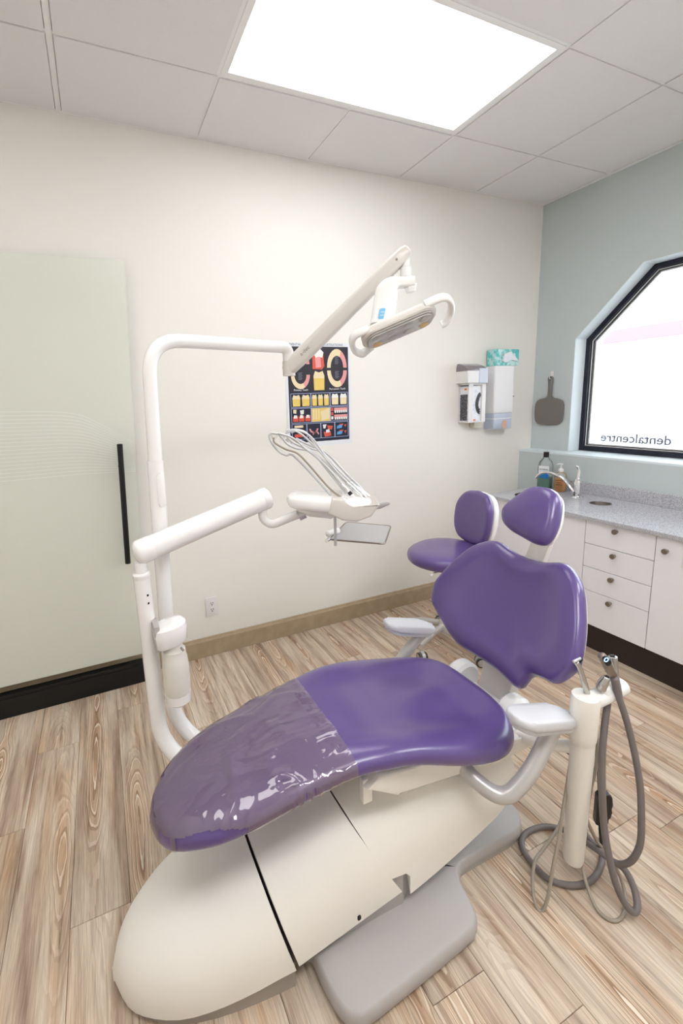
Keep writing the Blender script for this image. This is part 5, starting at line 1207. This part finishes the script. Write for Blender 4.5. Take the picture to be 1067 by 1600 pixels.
def ink(name, poly, key, layer):
    """poly in poster units: x 0..1 from the left, y 0..1 from the top"""
    y = -0.0016-0.0003*layer
    bm = bmesh.new(); add_prism(bm, [(PX0+a*PWd, PZ1-b*PHt) for a, b in poly], (0, y, 0), (1, 0, 0), (0, 0, 1), (0, -0.00025, 0))
    return obj(name, bm, INK[key], po_, smooth=False)
def rc(a, b, c, d): return [(a, b), (c, b), (c, d), (a, d)]
ink('printed_ground', rc(0.035, 0.035, 0.955, 0.955), 'navy', 0)
ink('printed_ground', rc(0.050, 0.040, 0.945, 0.462), 'dark', 1)
def cells(y0, y1, xs):
    for a, b in zip(xs, xs[1:]):
        ink('cell_frame', rc(a, y0, b, y1), 'frame', 1); ink('cell', rc(a+0.007, y0+0.005, b-0.007, y1-0.005), 'navy', 2)
cells(0.475, 0.612, [0.06, 0.36, 0.655, 0.94]); cells(0.618, 0.762, [0.06, 0.36, 0.655, 0.94]); cells(0.770, 0.925, [0.06, 0.285, 0.50, 0.72, 0.94])
def arch(cx, cy, rx, ry, flip, key, key2):
    n = 14; w = 0.36
    outer = [(cx+rx*math.cos(math.pi*k/n), cy+flip*ry*math.sin(math.pi*k/n)) for k in range(n+1)]
    inner = [(cx+rx*(1-w)*math.cos(math.pi*k/n), cy+flip*ry*(1-w)*math.sin(math.pi*k/n)) for k in range(n+1)]
    for k in range(n):
        ink('arch_tooth', [outer[k], outer[k+1], inner[k+1], inner[k]], key2 if k < n*0.35 and key2 != key else key, 3)
arch(0.775, 0.235, 0.155, 0.180, -1, 'cream', 'pink'); arch(0.775, 0.262, 0.155, 0.165, 1, 'cream', 'pink')
arch(0.215, 0.300, 0.140, 0.135, 1, 'cream', 'pink'); arch(0.215, 0.200, 0.140, 0.12, -1, 'cream', 'pink')
def tooth(x0, y0, x1, y1, key='yellow', key2='cream'):
    w = x1-x0; h = y1-y0
    ink('tooth_print', [(x0, y0+0.25*h), (x0+0.15*w, y0), (x0+0.5*w, y0+0.08*h), (x0+0.85*w, y0), (x1, y0+0.25*h), (x1, y0+0.38*h), (x0, y0+0.38*h)], key2, 3)
    ink('root_print', [(x0, y0+0.38*h), (x1, y0+0.38*h), (x1-0.03*w, y1), (x0+0.03*w, y1)], key, 3)
ink('gum_print', [(0.40, 0.10), (0.56, 0.08), (0.58, 0.22), (0.54, 0.252), (0.40, 0.245)], 'red', 3); ink('gum_print', [(0.44, 0.14), (0.52, 0.12), (0.53, 0.23), (0.45, 0.235)], 'pink', 4)
ink('crown_print', [(0.42, 0.10), (0.46, 0.07), (0.52, 0.055), (0.57, 0.09), (0.55, 0.14), (0.50, 0.13), (0.45, 0.14)], 'white', 5)
tooth(0.41, 0.265, 0.575, 0.450)
for x0 in (0.085, 0.225): tooth(x0, 0.490, x0+0.115, 0.600)
for x0 in (0.378, 0.470, 0.562): tooth(x0, 0.490, x0+0.072, 0.600)
for x0 in (0.68, 0.815): tooth(x0, 0.488, x0+0.105, 0.596, 'cream', 'white')
for x0 in (0.08, 0.17, 0.265):
    ink('gum_print', [(x0, 0.70), (x0+0.08, 0.69), (x0+0.08, 0.748), (x0, 0.748)], 'red', 3); ink('crown_print', [(x0+0.012, 0.715), (x0+0.02, 0.685), (x0+0.06, 0.685), (x0+0.068, 0.715)], 'white', 4)
ink('crown_print', [(0.09, 0.63), (0.14, 0.63), (0.135, 0.67), (0.09, 0.665)], 'cream', 3); ink('crown_print', [(0.19, 0.64), (0.25, 0.635), (0.245, 0.675), (0.20, 0.68)], 'white', 3)
ink('root_print', rc(0.367, 0.625, 0.648, 0.756), 'yellow', 3); ink('root_print', [(0.50, 0.66), (0.64, 0.63), (0.64, 0.73), (0.52, 0.75)], 'cream', 4)
for x0 in (0.385, 0.425, 0.465): ink('root_print', rc(x0, 0.635, x0+0.02, 0.735), 'cream', 4)
for y0 in (0.630, 0.698): 
    ink('gum_print', rc(0.715, y0, 0.925, y0+0.030), 'pink', 3)
    for k in range(6): ink('crown_print', [(0.718+0.035*k, y0+0.026), (0.748+0.035*k, y0+0.026), (0.744+0.035*k, y0+0.050), (0.722+0.035*k, y0+0.050)], 'white', 4)
for k, q in enumerate(('red', 'red', 'white')): ink('gum_print', rc(0.668, 0.630+0.042*k, 0.700, 0.660+0.042*k), q, 3)
ink('crown_print', rc(0.10, 0.785, 0.23, 0.808), 'cream', 3); ink('gum_print', rc(0.10, 0.87, 0.23, 0.90), 'red', 3)
arch(0.39, 0.825, 0.07, 0.045, 1, 'pink', 'pink'); arch(0.42, 0.885, 0.05, 0.035, -1, 'pink', 'pink')
ink('crown_print', [(0.53, 0.79), (0.59, 0.79), (0.57, 0.83), (0.54, 0.83)], 'white', 3); ink('gum_print', [(0.60, 0.80), (0.69, 0.81), (0.67, 0.845), (0.61, 0.84)], 'red', 3)
ink('gum_print', [(0.54, 0.865), (0.65, 0.86), (0.66, 0.905), (0.56, 0.915)], 'red', 3); ink('crown_print', [(0.58, 0.845), (0.63, 0.84), (0.64, 0.87), (0.58, 0.875)], 'white', 4)
for y0 in (0.80, 0.862):
    ink('device_print', [(0.76, y0+0.010), (0.85, y0), (0.83, y0+0.035), (0.75, y0+0.040)], 'blue', 3); ink('gum_print', [(0.80, y0-0.006), (0.86, y0-0.008), (0.85, y0+0.004), (0.79, y0+0.008)], 'red', 4); ink('gum_print', [(0.87, y0+0.004), (0.91, y0), (0.89, y0+0.03)], 'red', 3)
def ptext(s, a, b, size, key, al='CENTER'): add_text('printed_lettering', s, size, INK[key], (PX0+a*PWd, -0.0030, PZ1-b*PHt), (1, 0, 0), (0, 0, 1), po_, depth=0.0001, align=al)
ptext('DENTAL CONDITION ILLUSTRATIONS', 0.47, 0.028, 0.0205, 'grey')
ptext('Primary Teeth', 0.215, 0.452, 0.016, 'white'); ptext('Permanent Teeth', 0.775, 0.450, 0.016, 'white')
for a, b0 in ((0.775, 0.13), (0.775, 0.27), (0.215, 0.28)):
    for k in range(6): ink('caption_print', rc(a-0.032, b0+k*0.0125, a+0.030-0.012*(k % 2), b0+k*0.0125+0.005), 'grey', 3)
